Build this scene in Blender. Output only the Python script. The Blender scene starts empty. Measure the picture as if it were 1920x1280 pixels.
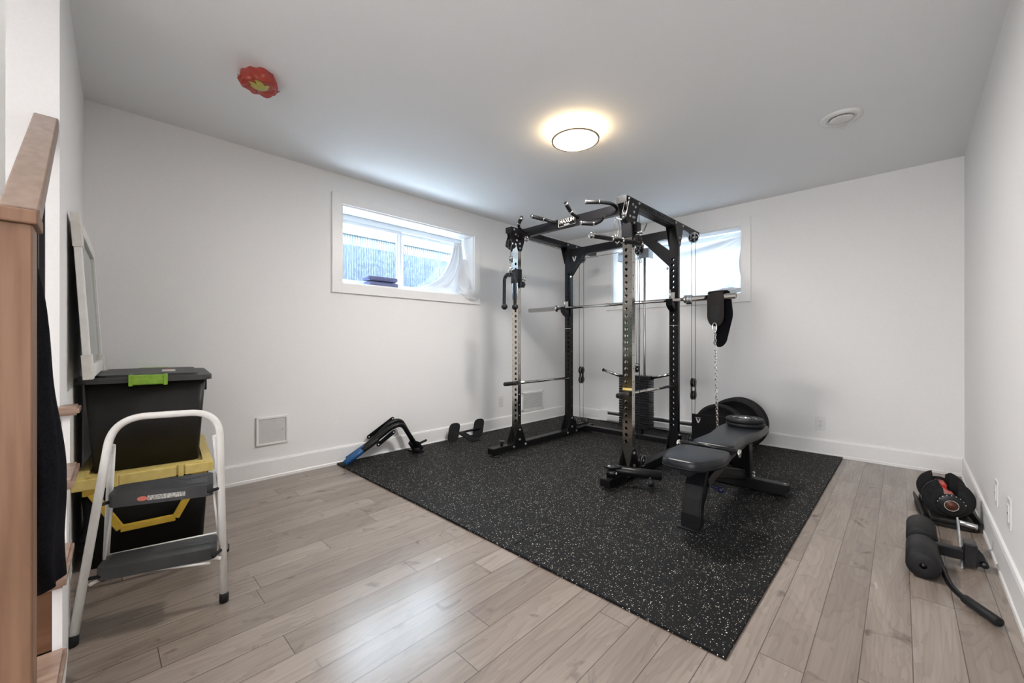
import bpy, bmesh, math, random
from mathutils import Vector, Matrix, noise
random.seed(7)
PI = math.pi
S = bpy.context.scene
COL = S.collection

# ------------------------------------------------------------------ camera, world, lights
cd = bpy.data.cameras.new('camera'); cam = bpy.data.objects.new('camera', cd); COL.objects.link(cam)
cam.location = (0, 0, 1.0); cam.rotation_euler = (PI/2, 0, math.radians(44.33))
cd.sensor_width = 36; cd.lens = 14.325; cd.shift_y = 2/1920; cd.clip_start = 0.02
S.camera = cam
w = bpy.data.worlds.new('sky'); S.world = w; w.use_nodes = True
bg = w.node_tree.nodes['Background']; wn_, wl_ = w.node_tree.nodes, w.node_tree.links
# overcast sky, brighter towards the zenith
_tc = wn_.new('ShaderNodeTexCoord'); _sp = wn_.new('ShaderNodeSeparateXYZ'); wl_.new(_tc.outputs['Generated'], _sp.inputs[0])
_mr = wn_.new('ShaderNodeMapRange'); _mr.inputs[1].default_value = 0.34; _mr.inputs[2].default_value = 0.55; _mr.inputs[3].default_value = 1.3; _mr.inputs[4].default_value = 19.0
wl_.new(_sp.outputs[2], _mr.inputs[0]); wl_.new(_mr.outputs[0], bg.inputs[1]); bg.inputs[0].default_value = (0.74, 0.87, 1.0, 1)
S.view_settings.view_transform = 'Standard'; S.view_settings.look = 'None'
S.view_settings.gamma = 1; S.view_settings.use_curve_mapping = False
S.view_settings.exposure = 0.6
def area(name, loc, rot, sx, sy, e, col):
    l = bpy.data.lights.new(name, 'AREA'); l.shape = 'RECTANGLE'; l.size = sx; l.size_y = sy; l.energy = e; l.color = col
    o = bpy.data.objects.new(name, l); COL.objects.link(o); o.location = loc; o.rotation_euler = rot; return o
# unseen fill lights, added to brighten the room and the stairwell
area('overhead_fill_light', (-0.55, -1.4, 2.33), (0, 0, 0), 1.2, 1.4, 22, (1.0, 0.97, 0.94))  # overhead fill added behind the camera
area('rear_fill_light', (-0.55, -3.1, 1.35), (math.radians(112), 0, 0), 1.6, 1.7, 80, (0.97, 0.97, 1.0))  # upright fill panel added near the back wall, evens out walls and ceiling
area('stairwell_fill_light', (-2.2, -0.62, 3.5), (0, 0, 0), 1.0, 0.5, 6, (1.0, 0.98, 0.95))  # fill added high above the stairs to brighten the stairwell
# fill lights added in the two window wells, below sill level, imitating bounced daylight
area('well_fill_left_light', (-3.98, 2.15, 1.30), (0, math.radians(-140), 0), 0.35, 1.4, 12, (0.80, 0.90, 1.0))
area('well_fill_back_light', (-1.93, 5.13, 1.30), (math.radians(-140), 0, 0), 1.4, 0.35, 20, (0.80, 0.90, 1.0))

# ------------------------------------------------------------------ materials
def P(name, col, rough=0.5, metal=0.0, spec=None, emit=None, es=0, trans=0, coat=0, alpha=None):
    m = bpy.data.materials.new(name); m.use_nodes = True
    b = m.node_tree.nodes['Principled BSDF']
    b.inputs['Base Color'].default_value = (*col, 1); b.inputs['Roughness'].default_value = rough
    b.inputs['Metallic'].default_value = metal
    if spec is not None: b.inputs['Specular IOR Level'].default_value = spec
    if emit: b.inputs['Emission Color'].default_value = (*emit, 1); b.inputs['Emission Strength'].default_value = es
    if trans: b.inputs['Transmission Weight'].default_value = trans
    if coat: b.inputs['Coat Weight'].default_value = coat
    return m
def nodes(m): nt = m.node_tree; return nt, nt.nodes, nt.links, nt.nodes['Principled BSDF']
def add_noise(m, scale, c1, c2, stretch=(1, 1, 1), bump=0.0, detail=4, rough=None):
    nt, N, L, b = nodes(m)
    tc = N.new('ShaderNodeTexCoord'); mp = N.new('ShaderNodeMapping'); mp.inputs['Scale'].default_value = stretch
    nz = N.new('ShaderNodeTexNoise'); nz.inputs['Scale'].default_value = scale; nz.inputs['Detail'].default_value = detail
    cr = N.new('ShaderNodeValToRGB'); cr.color_ramp.elements[0].position = 0.35; cr.color_ramp.elements[1].position = 0.65
    cr.color_ramp.elements[0].color = (*c1, 1); cr.color_ramp.elements[1].color = (*c2, 1)
    L.new(tc.outputs['Object'], mp.inputs[0]); L.new(mp.outputs[0], nz.inputs[0]); L.new(nz.outputs[0], cr.inputs[0]); L.new(cr.outputs[0], b.inputs['Base Color'])
    if bump:
        bp = N.new('ShaderNodeBump'); bp.inputs['Strength'].default_value = bump; bp.inputs['Distance'].default_value = 0.002
        L.new(nz.outputs[0], bp.inputs['Height']); L.new(bp.outputs[0], b.inputs['Normal'])
    return m
M = {}
M['wall'] = add_noise(P('wall_paint', (0.8, 0.79, 0.775), 0.7), 90, (0.855, 0.85, 0.845), (0.875, 0.87, 0.865), bump=0.05)
M['ceil'] = add_noise(P('ceiling_paint', (0.8, 0.8, 0.8), 0.85), 120, (0.85, 0.86, 0.87), (0.87, 0.88, 0.89), bump=0.05)
M['trim'] = add_noise(P('white_trim', (0.84, 0.83, 0.82), 0.35), 40, (0.86, 0.855, 0.85), (0.88, 0.875, 0.87))
M['plastic'] = add_noise(P('white_plastic', (0.8, 0.8, 0.8), 0.35), 30, (0.76, 0.755, 0.74), (0.78, 0.775, 0.76))
M['panelgrey'] = add_noise(P('grey_door_paint', (0.6, 0.6, 0.6), 0.4), 30, (0.60, 0.60, 0.60), (0.63, 0.63, 0.625))
M['vinyl'] = P('window_vinyl', (0.78, 0.84, 0.9), 0.3)
M['black'] = add_noise(P('black_powder_coat', (0.006, 0.006, 0.007), 0.34, spec=0.25), 300, (0.004, 0.004, 0.005), (0.008, 0.008, 0.009), bump=0.12)
M['blacksat'] = add_noise(P('black_satin', (0.006, 0.006, 0.007), 0.28, spec=0.4), 60, (0.004, 0.004, 0.005), (0.008, 0.008, 0.009))
M['rubber'] = add_noise(P('black_rubber', (0.01, 0.01, 0.01), 0.55, spec=0.3), 80, (0.006, 0.006, 0.007), (0.011, 0.011, 0.012), bump=0.1)
M['hole'] = P('dark_hollow', (0.004, 0.004, 0.004), 0.9)
M['chrome'] = add_noise(P('polished_steel', (0.62, 0.6, 0.57), 0.10, 1.0), 6, (0.60, 0.585, 0.56), (0.66, 0.645, 0.62), (1, 1, 0.2))
M['mirrorsteel'] = add_noise(P('mirror_steel_upright', (0.6, 0.58, 0.55), 0.14, 1.0), 5, (0.50, 0.48, 0.45), (0.60, 0.58, 0.55), (1, 1, 0.3))
M['steel'] = add_noise(P('brushed_steel', (0.55, 0.55, 0.56), 0.28, 1.0), 40, (0.50, 0.50, 0.51), (0.6, 0.6, 0.6), (1, 30, 30))
M['galv'] = add_noise(P('galvanised_steel', (0.6, 0.63, 0.66), 0.4, 0.8), 40, (0.52, 0.55, 0.58), (0.68, 0.71, 0.74))
M['cable'] = P('cable_jacket', (0.03, 0.03, 0.032), 0.3)
M['vinylpad'] = add_noise(P('black_leatherette', (0.02, 0.022, 0.026), 0.36, spec=0.4), 220, (0.005, 0.006, 0.009), (0.009, 0.011, 0.015), bump=0.25)
M['foam'] = add_noise(P('black_foam', (0.02, 0.02, 0.022), 0.55, spec=0.3), 200, (0.008, 0.008, 0.009), (0.013, 0.013, 0.014), bump=0.3)
M['print'] = P('white_print', (0.55, 0.55, 0.52), 0.5)
M['leather'] = add_noise(P('dark_leather', (0.01, 0.007, 0.006), 0.55, spec=0.25), 90, (0.006, 0.0045, 0.004), (0.013, 0.008, 0.0065), bump=0.3)
M['cloth'] = add_noise(P('black_cloth', (0.006, 0.006, 0.008), 0.95, spec=0.1), 150, (0.004, 0.004, 0.006), (0.009, 0.009, 0.012), bump=0.4)
M['red'] = add_noise(P('red_plastic', (0.6, 0.05, 0.03), 0.3), 90, (0.50, 0.035, 0.02), (0.62, 0.06, 0.035))
M['blue'] = add_noise(P('blue_grip', (0.01, 0.12, 0.36), 0.45), 60, (0.006, 0.065, 0.20), (0.008, 0.09, 0.26))
M['navy'] = P('navy_plastic', (0.006, 0.008, 0.05), 0.4)
M['yellow'] = add_noise(P('yellow_plastic', (0.62, 0.45, 0.08), 0.4), 25, (0.66, 0.50, 0.15), (0.74, 0.59, 0.21))
M['yellowd'] = add_noise(P('yellow_handle', (0.6, 0.38, 0.04), 0.4), 25, (0.56, 0.36, 0.035), (0.64, 0.42, 0.05))
M['green'] = add_noise(P('green_latch', (0.22, 0.42, 0.03), 0.35), 60, (0.20, 0.38, 0.025), (0.27, 0.47, 0.04))
M['tote'] = add_noise(P('charcoal_plastic', (0.015, 0.015, 0.014), 0.45, spec=0.3), 8, (0.012, 0.011, 0.010), (0.017, 0.0155, 0.014), bump=0.1)
M['totelid'] = add_noise(P('charcoal_lid_plastic', (0.06, 0.06, 0.06), 0.5), 12, (0.035, 0.036, 0.038), (0.048, 0.048, 0.050), bump=0.1)
M['bin'] = add_noise(P('black_bin_plastic', (0.003, 0.003, 0.003), 0.5, spec=0.2), 20, (0.002, 0.002, 0.002), (0.004, 0.004, 0.004))
M['ladder'] = add_noise(P('white_enamel_tube', (0.8, 0.78, 0.75), 0.3), 20, (0.74, 0.72, 0.69), (0.80, 0.785, 0.76))
M['card'] = add_noise(P('white_card', (0.72, 0.70, 0.66), 0.8), 30, (0.68, 0.66, 0.62), (0.76, 0.74, 0.70))
M['oldwhite'] = add_noise(P('aged_white_frame', (0.70, 0.68, 0.64), 0.4), 30, (0.78, 0.77, 0.74), (0.83, 0.82, 0.79))
M['paneglass'] = P('sash_glass', (0.16, 0.22, 0.19), 0.06, 0.6)
M['gold'] = P('brushed_gold_ring', (0.36, 0.29, 0.20), 0.6)
M['glow'] = P('lamp_face', (0.9, 0.9, 0.9), 0.5, emit=(1.0, 0.955, 0.91), es=165)
M['glowside'] = P('lamp_side', (0.9, 0.85, 0.7), 0.5, emit=(1.0, 0.74, 0.42), es=8)
M['pouch'] = add_noise(P('blue_fabric', (0.09, 0.12, 0.38), 0.8), 60, (0.13, 0.15, 0.30), (0.18, 0.20, 0.37), bump=0.3)
M['olive'] = add_noise(P('olive_plastic', (0.42, 0.40, 0.08), 0.3), 60, (0.36, 0.33, 0.06), (0.55, 0.50, 0.14))
M['orange'] = P('orange_disc', (0.09, 0.022, 0.01), 0.4)
M['labelred'] = P('label_red', (0.62, 0.16, 0.12), 0.5)
def wood(name, c1, c2, rough=0.35, ax=2):
    m = P(name, c1, rough); st = [14, 14, 14]; st[ax] = 0.9
    return add_noise(m, 3.0, c1, c2, tuple(st), bump=0.05, detail=8)
M['newel'] = wood('maple_stain_post', (0.185, 0.095, 0.055), (0.26, 0.148, 0.090), 0.5)
M['rail'] = wood('maple_stain_rail', (0.20, 0.13, 0.095), (0.27, 0.185, 0.14), 0.3, 0)
M['tread'] = wood('maple_stain_tread', (0.24, 0.15, 0.11), (0.37, 0.26, 0.20), 0.3, 1)
M['riser'] = wood('maple_stain_riser', (0.12, 0.055, 0.028), (0.17, 0.085, 0.045), 0.4, 1)

def red_film():
    m = bpy.data.materials.new('red_film'); m.use_nodes = True; nt, N, L, b = nodes(m)
    b.inputs['Base Color'].default_value = (0.50, 0.07, 0.055, 1); b.inputs['Roughness'].default_value = 0.15
    tr = N.new('ShaderNodeBsdfTransparent'); tr.inputs[0].default_value = (0.9, 0.45, 0.40, 1)
    mx = N.new('ShaderNodeMixShader'); mx.inputs[0].default_value = 0.62
    L.new(tr.outputs[0], mx.inputs[1]); L.new(b.outputs[0], mx.inputs[2]); L.new(mx.outputs[0], N['Material Output'].inputs[0])
    return m
M['redfilm'] = red_film()
def cloth_tr(name, col, tfac):
    m = bpy.data.materials.new(name); m.use_nodes = True; nt, N, L, b = nodes(m)
    b.inputs['Base Color'].default_value = (*col, 1); b.inputs['Roughness'].default_value = 0.7
    tr = N.new('ShaderNodeBsdfTranslucent'); tr.inputs[0].default_value = (*col, 1)
    mx = N.new('ShaderNodeMixShader'); mx.inputs[0].default_value = tfac
    L.new(b.outputs[0], mx.inputs[1]); L.new(tr.outputs[0], mx.inputs[2]); L.new(mx.outputs[0], N['Material Output'].inputs[0])
    return m
M['sheet'] = cloth_tr('white_sheet', (0.84, 0.85, 0.87), 0.25)
def glass():
    m = bpy.data.materials.new('window_glass'); m.use_nodes = True; nt, N, L, b = nodes(m)
    g = N.new('ShaderNodeBsdfGlossy'); g.inputs['Roughness'].default_value = 0.02
    tr = N.new('ShaderNodeBsdfTransparent'); tr.inputs[0].default_value = (0.93, 0.96, 0.97, 1)
    mx = N.new('ShaderNodeMixShader'); mx.inputs[0].default_value = 0.06
    L.new(tr.outputs[0], mx.inputs[1]); L.new(g.outputs[0], mx.inputs[2]); L.new(mx.outputs[0], N['Material Output'].inputs[0])
    return m
M['glass'] = glass()

class G:   # tiny node-math helper
    def __init__(s, m): s.nt, s.N, s.L, s.b = nodes(m)
    def math(s, op, a, b=None, c=None):
        n = s.N.new('ShaderNodeMath'); n.operation = op
        for i, v in enumerate((a, b, c)):
            if v is None: continue
            if isinstance(v, (int, float)): n.inputs[i].default_value = v
            else: s.L.new(v, n.inputs[i])
        return n.outputs[0]
def laminate():
    m = P('laminate_planks', (0.3, 0.25, 0.2), 0.36, spec=0.7); g = G(m); N, L = g.N, g.L
    tc = N.new('ShaderNodeTexCoord'); sp = N.new('ShaderNodeSeparateXYZ'); L.new(tc.outputs['Object'], sp.inputs[0])
    X, Y = sp.outputs[0], sp.outputs[1]
    xr = g.math('ADD', X, g.math('MULTIPLY', Y, 0.012))
    rowf = g.math('DIVIDE', g.math('ADD', xr, 0.331), 0.1195)
    row = g.math('FLOOR', rowf)
    wn = N.new('ShaderNodeTexWhiteNoise'); wn.noise_dimensions = '1D'; L.new(row, wn.inputs['W'])
    LEN = 1.15
    colf = g.math('DIVIDE', g.math('ADD', Y, g.math('MULTIPLY', wn.outputs[0], 7.3)), LEN)
    col = g.math('FLOOR', colf)
    cb = N.new('ShaderNodeCombineXYZ'); L.new(row, cb.inputs[0]); L.new(col, cb.inputs[1])
    wn2 = N.new('ShaderNodeTexWhiteNoise'); wn2.noise_dimensions = '3D'; L.new(cb.outputs[0], wn2.inputs['Vector'])
    # grain
    off = N.new('ShaderNodeVectorMath'); off.operation = 'MULTIPLY_ADD'
    L.new(wn2.outputs['Color'], off.inputs[0]); off.inputs[1].default_value = (9, 9, 9)
    cb2 = N.new('ShaderNodeCombineXYZ'); L.new(g.math('MULTIPLY', X, 7.0), cb2.inputs[0]); L.new(g.math('MULTIPLY', Y, 1.3), cb2.inputs[1]); L.new(cb2.outputs[0], off.inputs[2])
    n1 = N.new('ShaderNodeTexNoise'); n1.inputs['Scale'].default_value = 1.0; n1.inputs['Detail'].default_value = 3; n1.inputs['Distortion'].default_value = 0.8; L.new(off.outputs[0], n1.inputs[0])
    fig = g.math('FRACT', g.math('MULTIPLY', n1.outputs[0], 11.0))
    wv = g.math('SUBTRACT', g.math('POWER', fig, 3.0), 0.25)
    off2 = N.new('ShaderNodeVectorMath'); off2.operation = 'MULTIPLY'; L.new(off.outputs[0], off2.inputs[0]); off2.inputs[1].default_value = (12, 2.2, 1)
    n2 = N.new('ShaderNodeTexNoise'); n2.inputs['Scale'].default_value = 1.2; n2.inputs['Detail'].default_value = 6; L.new(off2.outputs[0], n2.inputs[0])
    off3 = N.new('ShaderNodeVectorMath'); off3.operation = 'MULTIPLY'; L.new(off.outputs[0], off3.inputs[0]); off3.inputs[1].default_value = (1.0, 4.2, 1)
    n3 = N.new('ShaderNodeTexNoise'); n3.inputs['Scale'].default_value = 0.9; n3.inputs['Detail'].default_value = 3; n3.inputs['Distortion'].default_value = 1.5; L.new(off3.outputs[0], n3.inputs[0])
    kn = g.math('MULTIPLY', g.math('MAXIMUM', g.math('SUBTRACT', n3.outputs[0], 0.65), 0.0), -4.0)
    v = g.math('ADD', g.math('MULTIPLY', wv, -0.11), g.math('MULTIPLY', g.math('SUBTRACT', g.math('MINIMUM', n2.outputs[0], 0.62), 0.5), 0.36))
    v = g.math('ADD', v, g.math('MULTIPLY', g.math('SUBTRACT', n1.outputs[0], 0.5), 0.45))
    v = g.math('ADD', v, g.math('MULTIPLY', g.math('SUBTRACT', wn2.outputs[0], 0.5), 0.20))
    v = g.math('ADD', v, kn)
    v = g.math('ADD', v, 0.5)
    cr = N.new('ShaderNodeValToRGB'); E = cr.color_ramp.elements
    E[0].position = 0.0; E[0].color = (0.095, 0.071, 0.056, 1); E[1].position = 1.0; E[1].color = (0.43, 0.37, 0.325, 1)
    e = cr.color_ramp.elements.new(0.5); e.color = (0.24, 0.196, 0.163, 1)
    L.new(v, cr.inputs[0])
    fx = g.math('FRACT', rowf); fy = g.math('FRACT', colf)
    ex = g.math('MINIMUM', fx, g.math('SUBTRACT', 1.0, fx)); ey = g.math('MINIMUM', fy, g.math('SUBTRACT', 1.0, fy))
    gx = g.math('LESS_THAN', ex, 0.011); gy = g.math('LESS_THAN', ey, 0.0012)
    gap = g.math('MAXIMUM', gx, gy)
    mx = N.new('ShaderNodeMix'); mx.data_type = 'RGBA'; L.new(g.math('MULTIPLY', gap, 0.75), mx.inputs[0]); L.new(cr.outputs[0], mx.inputs[6]); mx.inputs[7].default_value = (0.035, 0.025, 0.02, 1)
    L.new(mx.outputs[2], g.b.inputs['Base Color'])
    bp = N.new('ShaderNodeBump'); bp.inputs['Strength'].default_value = 0.12; bp.inputs['Distance'].default_value = 0.001
    L.new(g.math('SUBTRACT', 0.0, gap), bp.inputs['Height']); L.new(bp.outputs[0], g.b.inputs['Normal'])
    L.new(g.math('ADD', 0.22, g.math('MULTIPLY', n1.outputs[0], 0.07)), g.b.inputs['Roughness'])
    return m
M['floor'] = laminate()
def speckle():
    m = P('speckled_rubber', (0.02, 0.02, 0.02), 0.62, spec=0.14); g = G(m); N, L = g.N, g.L
    tc = N.new('ShaderNodeTexCoord')
    nz = N.new('ShaderNodeTexNoise'); nz.inputs['Scale'].default_value = 160; nz.inputs['Detail'].default_value = 1; L.new(tc.outputs['Object'], nz.inputs[0])
    ad = N.new('ShaderNodeVectorMath'); ad.operation = 'MULTIPLY_ADD'; L.new(nz.outputs['Color'], ad.inputs[0]); ad.inputs[1].default_value = (0.006, 0.006, 0.006); L.new(tc.outputs['Object'], ad.inputs[2])
    vo = N.new('ShaderNodeTexVoronoi'); vo.inputs['Scale'].default_value = 120; L.new(ad.outputs[0], vo.inputs['Vector'])
    sc = N.new('ShaderNodeSeparateColor'); L.new(vo.outputs['Color'], sc.inputs[0])
    rad = g.math('MULTIPLY_ADD', sc.outputs[1], 0.20, 0.09)
    f = g.math('MULTIPLY', g.math('LESS_THAN', vo.outputs['Distance'], rad), g.math('GREATER_THAN', sc.outputs[0], 0.55))
    vo2 = N.new('ShaderNodeTexVoronoi'); vo2.inputs['Scale'].default_value = 210; L.new(ad.outputs[0], vo2.inputs['Vector'])
    sc2 = N.new('ShaderNodeSeparateColor'); L.new(vo2.outputs['Color'], sc2.inputs[0])
    f2 = g.math('MULTIPLY', g.math('LESS_THAN', vo2.outputs['Distance'], 0.25), g.math('GREATER_THAN', sc2.outputs[0], 0.86))
    fm = g.math('MAXIMUM', f, g.math('MULTIPLY', f2, 0.6))
    n2 = N.new('ShaderNodeTexNoise'); n2.inputs['Scale'].default_value = 3; L.new(tc.outputs['Object'], n2.inputs[0])
    cr = N.new('ShaderNodeValToRGB'); cr.color_ramp.elements[0].color = (0.005, 0.005, 0.0056, 1); cr.color_ramp.elements[1].color = (0.009, 0.009, 0.010, 1); L.new(n2.outputs[0], cr.inputs[0])
    mx = N.new('ShaderNodeMix'); mx.data_type = 'RGBA'; L.new(fm, mx.inputs[0]); L.new(cr.outputs[0], mx.inputs[6]); mx.inputs[7].default_value = (0.80, 0.75, 0.64, 1)
    L.new(mx.outputs[2], g.b.inputs['Base Color'])
    bp = N.new('ShaderNodeBump'); bp.inputs['Strength'].default_value = 0.3; bp.inputs['Distance'].default_value = 0.001; L.new(nz.outputs[0], bp.inputs['Height']); L.new(bp.outputs[0], g.b.inputs['Normal'])
    return m
M['mat'] = speckle()
def corrugated():
    m = P('galvanised_well', (0.6, 0.7, 0.8), 0.5); g = G(m); N, L = g.N, g.L
    tc = N.new('ShaderNodeTexCoord'); mp = N.new('ShaderNodeMapping'); mp.inputs['Scale'].default_value = (1, 1, 0.35); L.new(tc.outputs['Object'], mp.inputs[0])
    nz = N.new('ShaderNodeTexNoise'); nz.inputs['Scale'].default_value = 55; nz.inputs['Detail'].default_value = 6; L.new(mp.outputs[0], nz.inputs[0])
    cr = N.new('ShaderNodeValToRGB'); cr.color_ramp.elements[0].position = 0.3; cr.color_ramp.elements[1].position = 0.7
    cr.color_ramp.elements[0].color = (0.09, 0.115, 0.15, 1); cr.color_ramp.elements[1].color = (0.23, 0.265, 0.31, 1); L.new(nz.outputs[0], cr.inputs[0]); L.new(cr.outputs[0], g.b.inputs['Base Color'])
    return m
M['well'] = corrugated()
M['leaves'] = add_noise(P('pale_foliage', (0.4, 0.5, 0.3), 0.8), 30, (0.34, 0.40, 0.28), (0.52, 0.54, 0.44))
def labelstrip():
    m = P('warning_label', (0.6, 0.59, 0.56), 0.5); g = G(m); N, L = g.N, g.L
    tc = N.new('ShaderNodeTexCoord'); nz = N.new('ShaderNodeTexNoise'); nz.inputs['Scale'].default_value = 260; L.new(tc.outputs['Object'], nz.inputs[0])
    cr = N.new('ShaderNodeValToRGB'); cr.color_ramp.elements[0].position = 0.45; cr.color_ramp.elements[1].position = 0.52
    cr.color_ramp.elements[0].color = (0.2, 0.19, 0.18, 1); cr.color_ramp.elements[1].color = (0.55, 0.54, 0.52, 1); L.new(nz.outputs[0], cr.inputs[0]); L.new(cr.outputs[0], g.b.inputs['Base Color'])
    return m
M['label'] = labelstrip()

# ------------------------------------------------------------------ mesh helpers (all coordinates are world unless noted)
V = Vector
def new(): return bmesh.new()
def box(bm, x0, x1, y0, y1, z0, z1, bev=0.0, mat=None, seg=2):
    r = bmesh.ops.create_cube(bm, size=1.0); vs = r['verts']
    for v in vs:
        v.co = V(((x0+x1)/2+v.co.x*(x1-x0), (y0+y1)/2+v.co.y*(y1-y0), (z0+z1)/2+v.co.z*(z1-z0)))
    es = list({e for v in vs for e in v.link_edges})
    if bev > 0:
        res = bmesh.ops.bevel(bm, geom=vs+es, offset=bev, segments=seg, affect='EDGES', profile=0.5)
        vs = list({v for f in res['faces'] for v in f.verts} | {v for v in vs if v.is_valid})
    if mat is not None:
        for v in vs: v.co = mat @ v.co
    return vs
def obox(bm, c, size, rot=(0, 0, 0), bev=0.0):   # oriented box
    from mathutils import Euler
    m = Matrix.Translation(V(c)) @ Euler(rot).to_matrix().to_4x4()
    return box(bm, -size[0]/2, size[0]/2, -size[1]/2, size[1]/2, -size[2]/2, size[2]/2, bev, m)
def beam(bm, a, b, wd, ht, up=(0, 0, 1), bev=0.0):   # rectangular bar from a to b
    a, b = V(a), V(b); d = b-a; L = d.length; z = d.normalized(); x = V(up).cross(z)
    if x.length < 1e-5: x = V((1, 0, 0)).cross(z)
    x.normalize(); y = z.cross(x)
    m = Matrix((x, y, z)).transposed().to_4x4(); m.translation = (a+b)/2
    return box(bm, -wd/2, wd/2, -ht/2, ht/2, -L/2, L/2, bev, m)
def frame_of(d):
    d = d.normalized(); a = V((0, 0, 1)) if abs(d.z) < 0.9 else V((1, 0, 0)); x = a.cross(d).normalized(); return x, d.cross(x)
def lathe(bm, c, axis, prof, seg=32, closed=False, smooth=True):   # prof: list of (distance along axis, radius)
    c, ax = V(c), V(axis).normalized(); x, y = frame_of(ax); rings = []
    for h, r in prof:
        if r < 1e-6: rings.append([bm.verts.new(c+ax*h)])
        else: rings.append([bm.verts.new(c+ax*h+(x*math.cos(t)+y*math.sin(t))*r) for t in [2*PI*i/seg for i in range(seg)]])
    pairs = list(zip(rings[:-1], rings[1:])) + ([(rings[-1], rings[0])] if closed else [])
    for A, B in pairs:
        if len(A) == 1 and len(B) == 1: continue
        for i in range(seg):
            j = (i+1) % seg
            if len(A) == 1: f = bm.faces.new((A[0], B[i], B[j]))
            elif len(B) == 1: f = bm.faces.new((A[i], A[j], B[0]))
            else: f = bm.faces.new((A[i], A[j], B[j], B[i]))
            f.smooth = smooth
    return rings
def cyl(bm, a, b, r, r2=None, seg=20, ch=0.0):
    a, b = V(a), V(b); L = (b-a).length; r2 = r if r2 is None else r2
    lathe(bm, a, b-a, [(0, 0), (0, r-ch), (ch, r), (L-ch, r2), (L, r2-ch), (L, 0)] if ch else [(0, 0), (0, r), (L, r2), (L, 0)], seg)
def fillet(pts, rad, n=6):
    pts = [V(p) for p in pts]; out = [pts[0]]
    for i in range(1, len(pts)-1):
        p, a, b = pts[i], pts[i-1], pts[i+1]; da, db = (a-p), (b-p); r = min(rad, da.length*0.49, db.length*0.49)
        A, B = p+da.normalized()*r, p+db.normalized()*r
        for k in range(n+1):
            t = k/n; out.append(A*(1-t)**2+p*2*t*(1-t)+B*t*t)
    out.append(pts[-1]); return out
def tube(bm, pts, r, seg=12, closed=False, cap=True, radii=None, sx=1.0):
    pts = [V(p) for p in pts]; n = len(pts); rings = []; x = None
    for i, p in enumerate(pts):
        if closed: d = pts[(i+1) % n]-pts[(i-1) % n]
        else: d = pts[min(i+1, n-1)]-pts[max(i-1, 0)]
        d.normalize()
        if x is None: x, y = frame_of(d)
        else:
            x = (x-d*x.dot(d)).normalized(); y = d.cross(x)
        rr = radii[i] if radii else r
        rings.append([bm.verts.new(p+(x*math.cos(t)*sx+y*math.sin(t))*rr) for t in [2*PI*k/seg for k in range(seg)]])
    rng = range(n if closed else n-1)
    for i in rng:
        A, B = rings[i], rings[(i+1) % n]
        for k in range(seg):
            j = (k+1) % seg; f = bm.faces.new((A[k], A[j], B[j], B[k])); f.smooth = True
    if cap and not closed:
        bm.faces.new(rings[0][::-1]); bm.faces.new(rings[-1])
def prism(bm, pts, axis, depth, bev=0.0):   # polygon of world points extruded along axis*depth
    ax = V(axis).normalized()*depth
    A = [bm.verts.new(V(p)) for p in pts]; B = [bm.verts.new(V(p)+ax) for p in pts]; n = len(pts)
    fs = [bm.faces.new(A), bm.faces.new(B[::-1])]
    for i in range(n):
        j = (i+1) % n; fs.append(bm.faces.new((A[i], B[i], B[j], A[j])))
    if bev:
        es = [e for e in fs[0].edges]+[e for e in fs[1].edges]
        bmesh.ops.bevel(bm, geom=es, offset=bev, segments=2, affect='EDGES')
def rpoly(pts, rad, n=5):   # rounded polygon in 2D
    out = []; m = len(pts)
    for i in range(m):
        p, a, b = V((*pts[i], 0)), V((*pts[i-1], 0)), V((*pts[(i+1) % m], 0))
        r = min(rad, (a-p).length*0.49, (b-p).length*0.49); A, B = p+(a-p).normalized()*r, p+(b-p).normalized()*r
        for k in range(n+1):
            t = k/n; q = A*(1-t)**2+p*2*t*(1-t)+B*t*t; out.append((q.x, q.y))
    return out
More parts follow.
